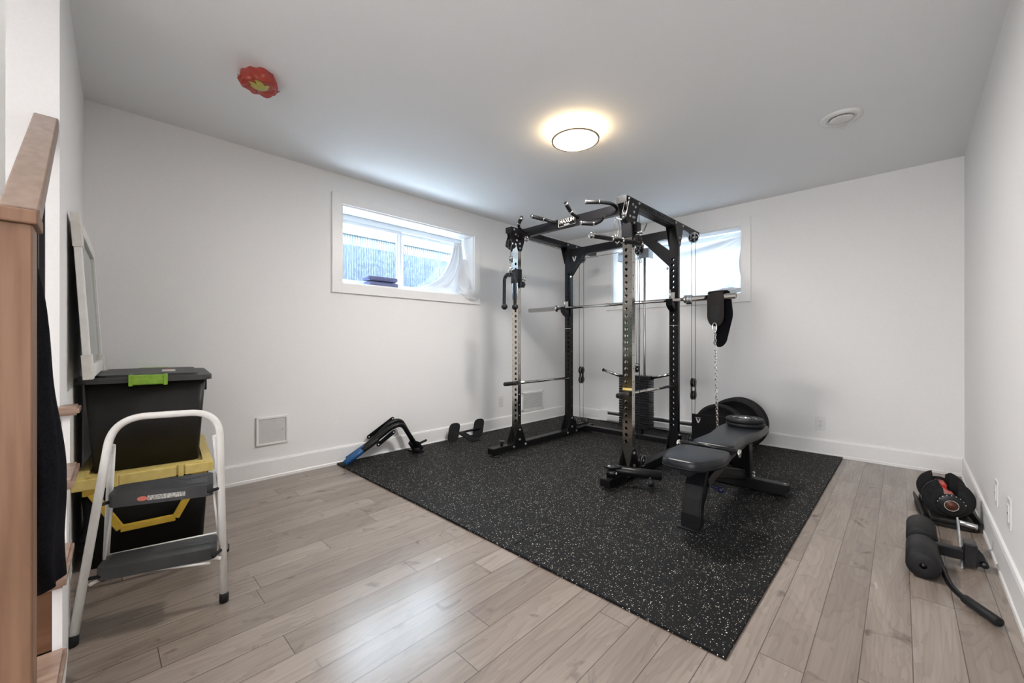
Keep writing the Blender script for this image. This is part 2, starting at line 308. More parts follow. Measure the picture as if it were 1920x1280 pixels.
def holed(bm, O, U, W, cols, L, N, t=0.003, seg=16):   # wall with real round holes; cols = (u0, u1, [(v, r)...])
    O, U, W, N = V(O), V(U).normalized(), V(W).normalized(), V(N).normalized()
    for u0, u1, hs in cols:
        if not hs:
            bm.faces.new([bm.verts.new(O+U*a+W*b) for a, b in ((u0, 0), (u1, 0), (u1, L), (u0, L))]); continue
        bd = [0]+[(hs[i][0]+hs[i+1][0])/2 for i in range(len(hs)-1)]+[L]
        for i, (vc, r) in enumerate(hs):
            v0, v1 = max(bd[i], vc-0.022 if i else bd[i]), min(bd[i+1], vc+0.022 if i < len(hs)-1 else bd[i+1])
            lo, hi = v0, v1
            if i == 0 and vc-0.022 > 0: lo = vc-0.022; bm.faces.new([bm.verts.new(O+U*a+W*b) for a, b in ((u0, 0), (u1, 0), (u1, lo), (u0, lo))])
            if i == len(hs)-1 and vc+0.022 < L: hi = vc+0.022; bm.faces.new([bm.verts.new(O+U*a+W*b) for a, b in ((u0, hi), (u1, hi), (u1, L), (u0, L))])
            if i < len(hs)-1 and bd[i+1] > hi+1e-6:
                nx = max(bd[i+1], hs[i+1][0]-0.022)
                bm.faces.new([bm.verts.new(O+U*a+W*b) for a, b in ((u0, hi), (u1, hi), (u1, nx), (u0, nx))])
            uc = (u0+u1)/2; k = seg//4; per = []
            cs = [(u0, lo), (u1, lo), (u1, hi), (u0, hi)]
            for q in range(4):
                a, b = cs[q], cs[(q+1) % 4]
                for s in range(k): per.append((a[0]+(b[0]-a[0])*s/k, a[1]+(b[1]-a[1])*s/k))
            Pv = [bm.verts.new(O+U*a+W*b) for a, b in per]; Cv = []; Dv = []
            for a, b in per:
                th = math.atan2(b-vc, a-uc); q = O+U*(uc+r*math.cos(th))+W*(vc+r*math.sin(th)); Cv.append(bm.verts.new(q)); Dv.append(bm.verts.new(q+N*t))
            n = len(per)
            for s in range(n):
                j = (s+1) % n
                bm.faces.new((Pv[s], Pv[j], Cv[j], Cv[s])); bm.faces.new((Cv[s], Cv[j], Dv[j], Dv[s]))
def obj(name, bm, m, parent=None, label=None, smooth=None, local=False):
    me = bpy.data.meshes.new(name)
    bmesh.ops.recalc_face_normals(bm, faces=bm.faces[:])
    if parent is not None and not local:
        r = parent
        while r.parent is not None: r = r.parent
        mi = (Matrix.Translation(r.location) @ r.rotation_euler.to_matrix().to_4x4()).inverted()
        bmesh.ops.transform(bm, matrix=mi, verts=bm.verts[:])
    if smooth is not None:
        for f in bm.faces: f.smooth = smooth
    bm.to_mesh(me); bm.free()
    me.materials.append(M[m] if isinstance(m, str) else m)
    o = bpy.data.objects.new(name, me); COL.objects.link(o)
    if parent is not None: o.parent = parent
    if label: o['label'] = label
    return o
def split(name, bm, m, parent, label=None):   # every loose piece becomes a part of its own
    bm.verts.ensure_lookup_table(); seen = set(); out = None; groups = []
    for v in bm.verts:
        if v in seen: continue
        st = [v]; comp = []; seen.add(v)
        while st:
            q = st.pop(); comp.append(q)
            for e in q.link_edges:
                o = e.other_vert(q)
                if o not in seen: seen.add(o); st.append(o)
        groups.append(comp)
    for comp in groups:
        nb = new(); mp_ = {v: nb.verts.new(v.co) for v in comp}
        for f in {f for v in comp for f in v.link_faces}:
            nf = nb.faces.new([mp_[v] for v in f.verts]); nf.smooth = f.smooth
        o = obj(name, nb, m, parent, label); out = out or o
    bm.free(); return out
def thing(name, label, cat, loc=(0, 0, 0), rz=0, group=None):
    o = bpy.data.objects.new(name, None); o.empty_display_size = 0.1; COL.objects.link(o); o.location = loc; o.rotation_euler = (0, 0, rz)
    o['label'] = label; o['category'] = cat
    if group: o['group'] = group
    return o
def tag(o, label, cat, group=None, kind=None):
    if label: o['label'] = label
    if cat: o['category'] = cat
    if group: o['group'] = group
    if kind: o['kind'] = kind
    return o
def struct(name, bm, m, parent=None, smooth=None):
    o = obj(name, bm, m, parent, smooth=smooth)
    if parent is None: o['kind'] = 'structure'
    return o
def text_mesh(body, size, ext=0.0004):
    cu = bpy.data.curves.new('txt', 'FONT'); cu.body = body; cu.size = size; cu.extrude = ext; cu.align_x = 'CENTER'; cu.align_y = 'CENTER'; cu.offset = size*0.012
    t = bpy.data.objects.new('txt', cu); COL.objects.link(t); dg = bpy.context.evaluated_depsgraph_get()
    me = bpy.data.meshes.new_from_object(t.evaluated_get(dg)); bpy.data.objects.remove(t); bpy.data.curves.remove(cu)
    b = new(); b.from_mesh(me); bpy.data.meshes.remove(me); return b

# ------------------------------------------------------------------ room shell
XL, XR, YF, H = -3.38, 0.29, 4.53, 2.392     # left wall, right wall, far wall, ceiling
YB = -3.2
b = new(); box(b, XL-0.1, XR+0.1, YB-0.1, YF+0.1, -0.1, 0); struct('floor', b, 'floor')
# ceiling, open above the stair flight
b = new()
box(b, XL-0.4, XR+0.1, -0.20, YF+0.4, H, H+0.1); box(b, -1.35, XR+0.1, YB-0.1, -0.20, H, H+0.1); box(b, XL-0.4, -1.35, YB-0.1, -1.10, H, H+0.1)
struct('ceiling', b, 'ceil')
W1 = (1.432, 2.866, 1.495, 2.152)            # window in left wall: y0, y1, z0, z1
W2 = (-2.665, -1.205, 1.487, 2.170)          # window in far wall: x0, x1, z0, z1
D = 0.30
b = new()
box(b, XL-D, XL, -0.3, W1[0], 0, H); box(b, XL-D, XL, W1[1], YF+D, 0, H); box(b, XL-D, XL, W1[0], W1[1], 0, W1[2]); box(b, XL-D, XL, W1[0], W1[1], W1[3], H)
struct('wall_left', b, 'wall')
b = new()
box(b, XL, W2[0], YF, YF+D, 0, H); box(b, W2[1], XR+0.1, YF, YF+D, 0, H); box(b, W2[0], W2[1], YF, YF+D, 0, W2[2]); box(b, W2[0], W2[1], YF, YF+D, W2[3], H)
struct('wall_back', b, 'wall')
b = new(); box(b, XR, XR+0.1, YB, YF, 0, H); struct('wall_right', b, 'wall')
b = new(); box(b, XL, XR, YB-0.1, YB, 0, H); struct('wall_front', b, 'wall')
# wall beside the stair (slightly out of square) with its free end towards the room
def sw(x): return -0.045+(x+3.38)*(-0.040/1.28)
b = new(); prism(b, [(XL, sw(XL), 0), (-2.1, sw(-2.1), 0), (-2.1, sw(-2.1)-0.118, 0), (XL, sw(XL)-0.118, 0)], (0, 0, 1), 3.6)
struct('wall_stair', b, 'wall')
b = new(); box(b, XL-D, -1.3, -1.2, -1.10, 0, 3.6); box(b, XL-D, XL, -1.1, -0.15, 0, 3.6); box(b, -1.35, -1.30, -1.1, -0.2, H, 3.6); box(b, XL, -1.3, -0.2, -0.15, H, 3.6)
box(b, XL-D, XL, YB, -1.2, 0, H); box(b, XL-D, -1.3, -1.2, -0.15, 3.6, 3.7)
struct('wall_stairwell', b, 'wall')

# baseboards with a small cap and quarter round
def baseboard(name, a, c, n):
    a, c, n = V(a), V(c), V(n); b = new(); up = V((0, 0, 1))
    prof = [(0, 0), (0.018, 0), (0.018, 0.018), (0.013, 0.024), (0.013, 0.128), (0.009, 0.140), (0, 0.142)]
    prism(b, [a+n*u+up*v for u, v in prof], (c-a), (c-a).length); struct(name, b, 'trim')
baseboard('baseboard_left', (XL, -0.03, 0), (XL, YF, 0), (1, 0, 0))
baseboard('baseboard_back', (XL, YF, 0), (XR, YF, 0), (0, -1, 0))
baseboard('baseboard_right', (XR, YF, 0), (XR, YB, 0), (-1, 0, 0))

# window casings and units ------------------------------------------------------
def casing(bm, mp):   # mp(u, v, w): along wall, height, out of wall
    pass
# left window
def boxm(bm, mp, u0, u1, v0, v1, w0, w1, bev=0.0):
    a, c = mp(u0, v0, w0), mp(u1, v1, w1)
    return box(bm, min(a[0], c[0]), max(a[0], c[0]), min(a[1], c[1]), max(a[1], c[1]), min(a[2], c[2]), max(a[2], c[2]), bev)
def window(idx, mp, u0, u1, v0, v1, mull):
    t = bpy.data.objects.new('window_%d' % idx, None); COL.objects.link(t); t['kind'] = 'structure'
    cw = 0.082; b = new()
    for q in ((u0-cw, u0, v0-cw, v1+cw), (u1, u1+cw, v0-cw, v1+cw), (u0, u1, v1, v1+cw), (u0, u1, v0-cw, v0)): boxm(b, mp, *q, 0, 0.018, 0.002)
    obj('casing', b, 'trim', t)
    b = new(); th = 0.012
    for q in ((u0, u0+th, v0, v1), (u1-th, u1, v0, v1), (u0+th, u1-th, v1-th, v1), (u0+th, u1-th, v0, v0+th)): boxm(b, mp, *q, -0.205, 0)
    obj('reveal', b, 'trim', t)
    b = new(); f = 0.030
    for q in ((u0+th, u0+th+f, v0+th, v1-th), (u1-th-f, u1-th, v0+th, v1-th), (u0+th+f, u1-th-f, v1-th-0.052, v1-th), (u0+th+f, u1-th-f, v0+th, v0+th+f)): boxm(b, mp, *q, -0.27, -0.205, 0.003)
    obj('window_frame', b, 'vinyl', t)
    U0, U1, V0, V1 = u0+th+f, u1-th-f, v0+th+f, v1-th-0.052
    for k, (a, c, w0) in enumerate(((U0, mull+0.02, -0.235), (mull-0.02, U1, -0.262))):
        b = new(); s = 0.026
        for q in ((a, a+s, V0, V1), (c-s, c, V0, V1), (a+s, c-s, V1-s, V1), (a+s, c-s, V0, V0+s)): boxm(b, mp, *q, w0, w0+0.022, 0.002)
        sh = obj('sash', b, 'vinyl', t)
        b = new(); boxm(b, mp, a+s, c-s, V0+s, V1-s, w0+0.009, w0+0.013); obj('glass_pane', b, 'glass', sh)
    return t
mpL = lambda u, v, w: (XL+w, u, v)
mpB = lambda u, v, w: (u, YF-w, v)
window(1, mpL, *W1, 2.10)
window(2, mpB, *W2, -1.93)

# window wells outside --------------------------------------------------------
def well(mp, u0, u1, z0, z1, dist, lab):
    # corrugated sheet (vertical ribs), curved back to the wall at both ends
    b = new(); n = 420; grid = []
    for i in range(n+1):
        s = i/n; u = u0+(u1-u0)*s; e = min(1, min(s, 1-s)/0.12); wd = -D-(dist-D)*math.sqrt(max(0, 1-(1-e)**2))
        wd += 0.010*math.sin(2*PI*(u-u0)/0.028)
        grid.append([b.verts.new(V(mp(u, z, wd))) for z in (z0, z1)])
    for i in range(n): f = b.faces.new((grid[i][0], grid[i+1][0], grid[i+1][1], grid[i][1])); f.smooth = True
    t = thing('window_well', lab, 'window well', mp((u0+u1)/2, z0, -dist))
    obj('corrugated_liner', b, 'well', t)
    b = new(); boxm(b, mp, u0+0.2, u1-0.2, z1-0.012, z1+0.02, -dist-0.03, -dist+0.03, 0.004); obj('rim', b, 'galv', t)
    b = new(); boxm(b, mp, u0, u1, z0-0.05, z0, -dist-0.05, -D); obj('gravel_bed', b, 'panelgrey', t)
    return t
t = well(mpL, 0.9, 3.75, 1.2, 2.17, 0.92, 'pale corrugated steel window well outside the left wall window')
b = new(); box(b, -4.27, -4.255, 2.46, 2.53, 1.2, 2.15, 0.003); obj('seam_strip', b, 'galv', t)
for y, z in ((1.52, 1.93), (3.12, 2.06)):
    b = new(); box(b, -4.262, -4.258, y-0.045, y+0.045, z-0.02, z+0.02); o = obj('sticker', b, 'card', t)
    b = new(); box(b, -4.258, -4.2565, y-0.035, y-0.005, z-0.006, z+0.004); obj('sticker_print', b, 'cable', o)
well(mpB, -3.2, -0.7, 1.2, 2.17, 0.92, 'window well outside the sheet-covered far window')
b = new(); box(b, -6.5, -4.30, -1.0, 6.0, 2.05, 2.15); struct('ground_outside', b, 'leaves')
# hedge beyond the left well: many small leaves, one uncountable mass
b = new()
for i in range(2600):
    c = V((-4.95+random.uniform(-0.35, 0.35), random.uniform(0.4, 4.6), 2.32+random.uniform(-0.17, 0.30)))
    d = V((random.uniform(-1, 1), random.uniform(-1, 1), random.uniform(-1, 1))).normalized(); x, y = frame_of(d); s = random.uniform(0.02, 0.045)
    b.faces.new([b.verts.new(c+q) for q in (x*s, y*s*0.5, -x*s, -y*s*0.5)])
o = obj('hedge', b, 'leaves'); tag(o, 'sunlit pale green hedge seen above the window well rim', 'hedge', kind='stuff')

# white sheets ----------------------------------------------------------------
def grid_obj(name, fn, nu, nv, m, parent=None, thick=0.0):
    b = new(); g = [[b.verts.new(V(fn(i/nu, j/nv))) for j in range(nv+1)] for i in range(nu+1)]
    for i in range(nu):
        for j in range(nv): f = b.faces.new((g[i][j], g[i+1][j], g[i+1][j+1], g[i][j+1])); f.smooth = True
    o = obj(name, b, m, parent)
    if thick: md = o.modifiers.new('solid', 'SOLIDIFY'); md.thickness = thick
    return o
def sheet1(u, v):   # fans out from the top far corner of the left window to the sill
    A = V((-3.545, 2.83-0.10*(1-u), 2.10-0.02*(1-u))); B = V((-3.50, 2.04+0.80*u, 1.517+0.01*u))
    p = A.lerp(B, v); sag = math.sin(PI*v)*0.17*(1-u)**0.8; p.y += sag*0.62; p.z -= sag*0.80
    fold = math.sin(u*24+v*1.5)*0.026*math.sin(PI*min(1, v*1.2))**0.5 + math.sin(u*13+1)*0.018*v
    p.x += fold+0.03*math.sin(PI*v)*u
    p.z = max(p.z, 1.514)
    return p
t = thing('white_sheet', 'white sheet sagging across the corner of the left wall window', 'sheet', (-3.5, 2.5, 1.51))
grid_obj('draped_cloth', sheet1, 90, 30, 'sheet', t, 0.0015)
def tail(u, v):
    a = u*2*PI
    path = [V((-3.50, 2.84, 1.90)), V((-3.47, 2.815, 1.68)), V((-3.42, 2.78, 1.56)), V((-3.375, 2.76, 1.53)), V((-3.345, 2.79, 1.50)), V((-3.342, 2.84, 1.462))]
    s = v*(len(path)-1); k = min(int(s), len(path)-2); p = path[k].lerp(path[k+1], s-k)
    r = (0.012+0.055*math.sin(PI*min(1, v*0.93+0.04))**0.8)*(1+0.22*math.sin(5*a+v*7)+0.12*math.sin(11*a-v*9))
    q = p+V((0.25*math.cos(a)*r, math.cos(a)*r*1.25, math.sin(a)*r*0.62))
    q.x = max(q.x, -3.55) ; return q
grid_obj('bunched_cloth', tail, 60, 40, 'sheet', t)
def sheet2(u, v):
    x = -2.60+1.385*u; top = 2.03+0.085*u+0.02*math.sin(u*9); z = top+(1.502-top)*v
    dx, dz = (x+1.22), (z-2.12); an = math.atan2(-dz, -dx+0.02); r = math.hypot(dx, dz)
    f = (0.024*math.sin(an*22+r*2.0)+0.018*math.sin(an*11+2))*min(1, r*2.5)*math.exp(-max(0, r-0.25)*1.6)
    f += 0.004*math.sin(x*14+z*9)
    if an < 1.35: f += 0.02*math.exp(-((r*math.sin(an)-0.38-0.25*(1-u))/0.05)**2)*math.exp(-(1-u)*1.2)
    return (x, 4.685+f-0.02*v, z)
t = thing('white_sheet', 'white sheet covering the far wall window with folds from its upper right corner', 'sheet', (-1.93, 4.66, 1.51))
grid_obj('draped_cloth', sheet2, 150, 60, 'sheet', t)
def bunch2(u, v):
    a = u*2*PI; x = -1.55+0.325*v; r = (0.01+0.032*math.sin(PI*min(1, v*0.85+0.06)))*(1+0.3*math.sin(4*a+v*12)+0.15*math.sin(9*a))
    return (x, 4.635+math.cos(a)*r, 1.530+0.012*v+math.sin(a)*r*0.7)
grid_obj('bunched_cloth', bunch2, 40, 40, 'sheet', t)
def strand2(u, v):
    a = u*2*PI; r = 0.018*(1+0.3*math.sin(3*a+v*6))*(0.35+math.sin(PI*v))
    return (-1.232+0.006*math.sin(v*9)+math.cos(a)*r*0.7, 4.64+math.sin(a)*r, 2.12-0.58*v)
grid_obj('rolled_edge', strand2, 20, 40, 'sheet', t)
# folded blue pouches on the left sill
for k, (z, dy, dx) in enumerate(((1.508, 0.0, 0), (1.557, -0.012, 0.008))):
    b = new(); box(b, -3.555+dx, -3.425+dx, 1.70+dy, 1.99+dy, z, z+0.042, 0.017, seg=3)
    b2 = obj('folded_towel', b, 'pouch', smooth=True)
    tag(b2, ['blue folded towel lying on the window sill, lower of the two', 'blue folded towel on the window sill, upper of the two'][k], 'towel', 'blue folded towels on the window sill')

# ------------------------------------------------------------------ wall fittings
t = thing('access_panel', 'small grey hinged access panel low on the left wall', 'access panel', (XL, 0.918, 0.25))
b = new()
for q in ((0.812, 0.828, 0.25, 0.455), (1.008, 1.024, 0.25, 0.455), (0.828, 1.008, 0.25, 0.266), (0.828, 1.008, 0.439, 0.455)): box(b, XL, XL+0.014, q[0], q[1], q[2], q[3], 0.002)
obj('frame', b, 'trim', t)
b = new(); box(b, XL, XL+0.009, 0.829, 1.007, 0.267, 0.438, 0.001); d = obj('door_leaf', b, 'panelgrey', t)
b = new(); cyl(b, (XL+0.009, 0.985, 0.352), (XL+0.012, 0.985, 0.352), 0.005); obj('latch', b, 'panelgrey', d)
# return-air grille with lozenge mesh
t = thing('air_grille', 'white louvred air grille low on left wall near the room corner', 'grille', (XL, 3.83, 0.16))
y0, y1, z0, z1 = 3.625, 4.03, 0.158, 0.388
b = new()
for q in ((y0, y0+0.022, z0, z1), (y1-0.022, y1, z0, z1), (y0, y1, z0, z0+0.02), (y0, y1, z1-0.02, z1)): box(b, XL, XL+0.012, *q, 0.002)
obj('frame', b, 'trim', t)
b = new(); box(b, XL, XL+0.002, y0+0.02, y1-0.02, z0+0.018, z1-0.018); obj('backing', b, 'panelgrey', t)
b = new()
nr = 10
for r_ in range(nr):
    z = z0+0.028+(z1-z0-0.056)*r_/(nr-1); pts = []
    for k in range(25):
        y = y0+0.022+(y1-y0-0.044)*k/24; pts.append((XL+0.007, y, z+0.0055*(1 if (k+r_) % 2 else -1)))
    tube(b, pts, 0.0032, 6)
obj('mesh', b, 'trim', t)
def outlet(mp, u, v, lab, kind='duplex', name='wall_outlet'):
    t = thing(name, lab, 'outlet' if kind != 'switch' else 'wall plate', mp(u, v-0.06, 0))
    b = new(); boxm(b, mp, u-0.037, u+0.037, v-0.06, v+0.06, 0, 0.006, 0.0025); pl = obj('cover_plate', b, 'plastic', t)
    b = new(); boxm(b, mp, u-0.017, u+0.017, v-0.034, v+0.034, 0.005, 0.009, 0.001); rc = obj('receptacle', b, 'plastic', t)
    b = new()
    if kind == 'duplex':
        for dv in (-0.017, 0.017):
            for du, h in ((-0.007, 0.004), (0.007, 0.0035)): boxm(b, mp, u+du-0.001, u+du+0.001, v+dv-h+0.003, v+dv+h+0.003, 0.0085, 0.0095)
            boxm(b, mp, u-0.0025, u+0.0025, v+dv-0.011, v+dv-0.006, 0.0085, 0.0095)
    else: boxm(b, mp, u-0.004, u+0.004, v-0.003, v+0.003, 0.0085, 0.0095)
    obj('slots', b, 'hole', rc)
mpR = lambda u, v, w: (XR-w, u, v)
outlet(mpL, 3.275, 0.325, 'white duplex outlet on left wall beside the air grille')
outlet(mpB, -0.573, 0.28, 'white duplex outlet on the far wall right of the weight plates')
outlet(mpR, 2.92, 0.305, 'white blank wall plate on the right wall, farther of the two', 'switch', 'wall_plate')
outlet(mpR, 2.575, 0.312, 'white wall jack plate on the right wall, nearer of the two', 'switch', 'wall_plate')
# electric baseboard heater on the far wall
t = thing('baseboard_heater', 'long white electric baseboard heater along the far wall', 'heater', (-1.9, YF-0.02, 0.03))
hx0, hx1 = -2.80, -1.05; b = new()
yb = YF-0.014
prism(b, [(hx0, yb, 0.03), (hx0, yb-0.05, 0.03), (hx0, yb-0.062, 0.045), (hx0, yb-0.062, 0.095), (hx0, yb-0.048, 0.105), (hx0, yb-0.048, 0.032), (hx0, yb-0.004, 0.032), (hx0, yb-0.004, 0.15), (hx0, yb, 0.155)], (1, 0, 0), hx1-hx0); obj('housing', b, 'trim', t)
b = new(); prism(b, [(hx0, yb-0.002, 0.155), (hx0, yb-0.040, 0.146), (hx0, yb-0.040, 0.142), (hx0, yb-0.002, 0.150)], (1, 0, 0), hx1-hx0); obj('top_cover', b, 'trim', t)
b = new(); box(b, hx0+0.01, hx1-0.01, yb-0.044, yb-0.006, 0.10, 0.125); obj('heating_fins', b, 'cable', t)
for x in (hx0, hx1-0.006): b = new(); box(b, x, x+0.006 if x > -2 else x+0.10, yb-0.064, yb, 0.028, 0.157, 0.001); obj('end_cap', b, 'trim', t)

# ------------------------------------------------------------------ ceiling fittings
LX, LY = -1.571, 2.203
t = thing('ceiling_light', 'round lit flush ceiling light with a thin gold ring', 'ceiling light', (LX, LY, H))
b = new(); lathe(b, (LX, LY, H), (0, 0, -1), [(0, 0), (0, 0.150), (0.012, 0.150), (0.012, 0)], 64); obj('base', b, 'trim', t)
b = new(); lathe(b, (LX, LY, H), (0, 0, -1), [(0.012, 0.145), (0.014, 0.164), (0.052, 0.166), (0.064, 0.158), (0.064, 0.154)], 64); obj('side_diffuser', b, 'glowside', t)
b = new(); lathe(b, (LX, LY, H), (0, 0, -1), [(0.060, 0.158), (0.070, 0.156), (0.070, 0.142), (0.060, 0.140)], 64, closed=True); obj('trim_ring', b, 'gold', t)
b = new(); lathe(b, (LX, LY, H), (0, 0, -1), [(0.062, 0.142), (0.066, 0.135), (0.069, 0.08), (0.070, 0)], 64); obj('face_diffuser', b, 'glow', t)
VX, VY = -0.305, 3.222
t = thing('ceiling_vent', 'round white ceiling air vent near the right wall', 'vent', (VX, VY, H))
b = new(); lathe(b, (VX, VY, H), (0, 0, -1), [(0, 0.105), (0.006, 0.104), (0.016, 0.088), (0.014, 0.074), (0.004, 0.066), (0.002, 0.06)], 48); obj('outer_ring', b, 'plastic', t)
b = new(); lathe(b, (VX, VY, H), (0, 0, -1), [(0.0, 0.02), (0.012, 0.02), (0.012, 0.055), (0.016, 0.058), (0.020, 0.050), (0.018, 0)], 48); obj('valve_disc', b, 'plastic', t)
SX, SY = -2.43, 0.60
t = thing('smoke_detector', 'ceiling smoke detector wrapped in a red dust cover', 'smoke detector', (SX, SY, H))
b = new(); lathe(b, (SX, SY, H), (0, 0, -1), [(0, 0), (0, 0.066), (0.014, 0.066), (0.018, 0.055), (0.045, 0.048), (0.05, 0)], 40); obj('detector_body', b, 'plastic', t)
def bag(u, v):
    a = u*2*PI; r = 0.088*math.sin(PI*0.5*min(1, v*1.35)+0.0)**0.7 if v < 0.75 else 0.088*(1-(v-0.75)*0.5)
    r *= 1+0.07*math.sin(3*a+1)+0.04*math.sin(9*a+v*9)
    return (SX+math.cos(a)*r, SY+math.sin(a)*r, H-0.064+0.064*max(0, (v-0.45)/0.55)**1.2+0.004*math.sin(7*a+v*14))
grid_obj('dust_cover', bag, 64, 20, 'redfilm', t)
b = new(); lathe(b, (SX+0.018, SY-0.004, H), (0.25, -0.1, -1), [(0.046, 0.050), (0.062, 0.048), (0.070, 0.030), (0.072, 0)], 32); obj('olive_cap', b, 'olive', t, label='olive plastic cap')
for s in (-1, 1):
    b = new(); c = V((SX, SY+s*0.080, H-0.045)); prism(b, [c, c+V((0.02, s*0.012, -0.008)), c+V((0.0, s*0.018, 0.008)), c+V((-0.02, s*0.008, 0.0))], (0, 0, 1), 0.002); obj('film_tab', b, 'redfilm', t)

# ------------------------------------------------------------------ rubber gym mats
MX = [-3.361, -2.394, -1.388, -0.414]; MY = [1.385, 3.303, 4.508]
mlab = {(0, 0): 'long speckled rubber mat along left wall under dip bar attachment', (1, 0): 'long speckled rubber mat in the front middle of the gym floor', (2, 0): 'long speckled rubber mat under the bench, at the front right corner',
        (0, 1): 'speckled rubber mat filling the far left room corner', (1, 1): 'speckled rubber mat under the weight stack at the far wall', (2, 1): 'speckled rubber mat at the far wall under the stored weight plates'}
for i in range(3):
    for j in range(2):
        b = new(); box(b, MX[i]+0.0013, MX[i+1]-0.0013, MY[j]+0.0013, MY[j+1]-0.0013, 0.0, 0.012, 0.0012, seg=1)
        tag(obj('rubber_mat', b, 'mat'), mlab[(i, j)], 'gym mat', 'speckled rubber mats under the rack')
# ------------------------------------------------------------------ power rack
MT = 0.012                                     # mat top
LXa, LXb = -2.628, -2.553                      # left frame, outer and inner faces
RXa, RXb = -1.500, -1.425                      # right frame
FY, BY, UD = 2.69, 3.495, 0.042                # front / back upright front faces, depth
ZT = 1.990
rack = thing('power_rack', 'black and polished steel cable power rack with weight stack in the room corner', 'power rack', (-2.03, 3.2, MT))
cxr = (LXb+RXa)/2
for xa, xb, s in ((LXa, LXb, -1), (RXa, RXb, 1)):
    b = new(); box(b, xa, xb, 2.385, 3.93, 0.032, 0.085, 0.004); rl = obj('base_rail', b, 'black', rack)
    for y in (2.44, 3.86):
        b = new(); lathe(b, ((xa+xb)/2, y, MT), (0, 0, 1), [(0, 0), (0, 0.048), (0.006, 0.046), (0.012, 0.022), (0.021, 0.02)], 24); obj('rubber_foot', b, 'rubber', rl)
    b = new(); box(b, xa+0.004, xb-0.004, 2.383, 2.386, 0.036, 0.081, 0.001); obj('end_cap', b, 'blacksat', rl)
b = new(); cyl(b, (-2.59, 2.52, 0.085), (-2.59, 2.52, 0.115), 0.012, seg=12); lathe(b, (-2.59, 2.52, 0.115), (0, 0, 1), [(0, 0), (0, 0.026), (0.009, 0.028), (0.013, 0.022), (0.014, 0)], 20); obj('screw_knob', b, 'blacksat', rack)
b = new(); box(b, LXb, RXa, 3.77, 3.835, 0.040, 0.088, 0.004); obj('rear_base_bar', b, 'black', rack)
SP = 0.0478
def upright(xa, xb, y, m, s):
    b = new(); z0, L = 0.085, ZT-0.085; n = 31
    vs = [(0.20+k*SP, 0.0135) for k in range(n)]; sm = [(0.20+SP/2+k*SP, 0.0035) for k in range(n-1)]
    cols = [(0.0, 0.057, vs), (0.057, 0.075, sm)] if s > 0 else [(0.0, 0.018, sm), (0.018, 0.075, vs)]
    holed(b, (xa, y, z0), (1, 0, 0), (0, 0, 1), cols, L, (0, 1, 0))
    holed(b, (xa, y+UD, z0), (1, 0, 0), (0, 0, 1), cols, L, (0, -1, 0))
    sv = [(0.25+k*SP*2, 0.006) for k in range(15)]
    for x, n_ in ((xa, 1), (xb, -1)): holed(b, (x, y, z0), (0, 1, 0), (0, 0, 1), [(0, UD, sv)], L, (n_, 0, 0), seg=12)
    return obj('upright', b, m, rack)
for xa, xb, s in ((LXa, LXb, -1), (RXa, RXb, 1)):
    upright(xa, xb, FY, 'mirrorsteel', s); upright(xa, xb, BY, 'black', s)
def bolt(bm, p, n, r=0.0095, h=0.009):
    lathe(bm, p, n, [(0, 0), (0, r*1.25), (0.002, r*1.25), (0.002, r), (h*0.7, r), (h, r*0.6), (h, 0)], 12, smooth=False)
# lower gusset plates (both sides of every upright)
for xa, xb in ((LXa, LXb), (RXa, RXb)):
    for y in (FY, BY):
        for x, nx in ((xa-0.005, -1), (xb, 1)):
            b = new(); yc = y+UD/2
            pts = rpoly([(-0.105, 0.040), (0.105, 0.040), (0.020, 0.235), (-0.020, 0.235)], 0.012, 3)
            prism(b, [(x, yc+a, z) for a, z in pts], (1, 0, 0), 0.005, 0.0008); g = obj('base_gusset', b, 'black', rack)
            b = new()
            for a, z in ((0, 0.205), (0.0, 0.115), (-0.078, 0.062), (0.078, 0.062)): bolt(b, (x+(0.005 if nx > 0 else 0), yc+a, z), (nx, 0, 0))
            split('bolt', b, 'steel', g)
# top side beams with holes, top front and rear bars
for xa, xb, s in ((LXa, LXb, -1), (RXa, RXb, 1)):
    b = new(); y0, L = 2.610, 1.375; hv = [(0.06+k*SP, 0.0075) for k in range(26)]
    for x, n_ in ((xa, 1), (xb, -1)): holed(b, (x, y0, ZT), (0, 0, 1), (0, 1, 0), [(0, 0.05, hv)], L, (n_, 0, 0), seg=12)
    for z in (ZT, ZT+0.05): b.faces.new([b.verts.new(q) for q in ((xa, y0, z), (xb, y0, z), (xb, y0+L, z), (xa, y0+L, z))])
    tb = obj('top_beam', b, 'black', rack)
    for y in (y0, y0+L): b = new(); box(b, xa-0.002, xb+0.002, y-0.002, y+0.002, ZT-0.001, ZT+0.051, 0.001); obj('end_cap', b, 'blacksat', tb)
    for y in (FY, BY):   # upper gusset plates, tapering down
        for x, nx in ((xa-0.005, -1), (xb, 1)):
            b = new(); yc = y+UD/2; pts = rpoly([(-0.100, 2.036), (0.100, 2.036), (0.024, 1.835), (-0.024, 1.835)], 0.008, 2)
            prism(b, [(x, yc+a, z) for a, z in pts], (1, 0, 0), 0.005, 0.0008); g = obj('top_gusset', b, 'black', rack)
            b = new()
            for a, z in ((-0.075, 2.017), (0.075, 2.017), (0, 1.90), (0, 1.86)): bolt(b, (x+(0.005 if nx > 0 else 0), yc+a, z), (nx, 0, 0), 0.008)
            split('bolt', b, 'steel', g)
b = new(); box(b, LXb, RXa, FY-0.005, FY+0.045, 1.945, 2.020, 0.004); fb = obj('pull_up_bar_beam', b, 'mirrorblack' if 'mirrorblack' in M else 'blacksat', rack)
b = new(); box(b, LXb, RXa, BY, BY+0.05, 1.908, 1.982, 0.004); obj('rear_top_bar', b, 'black', rack)
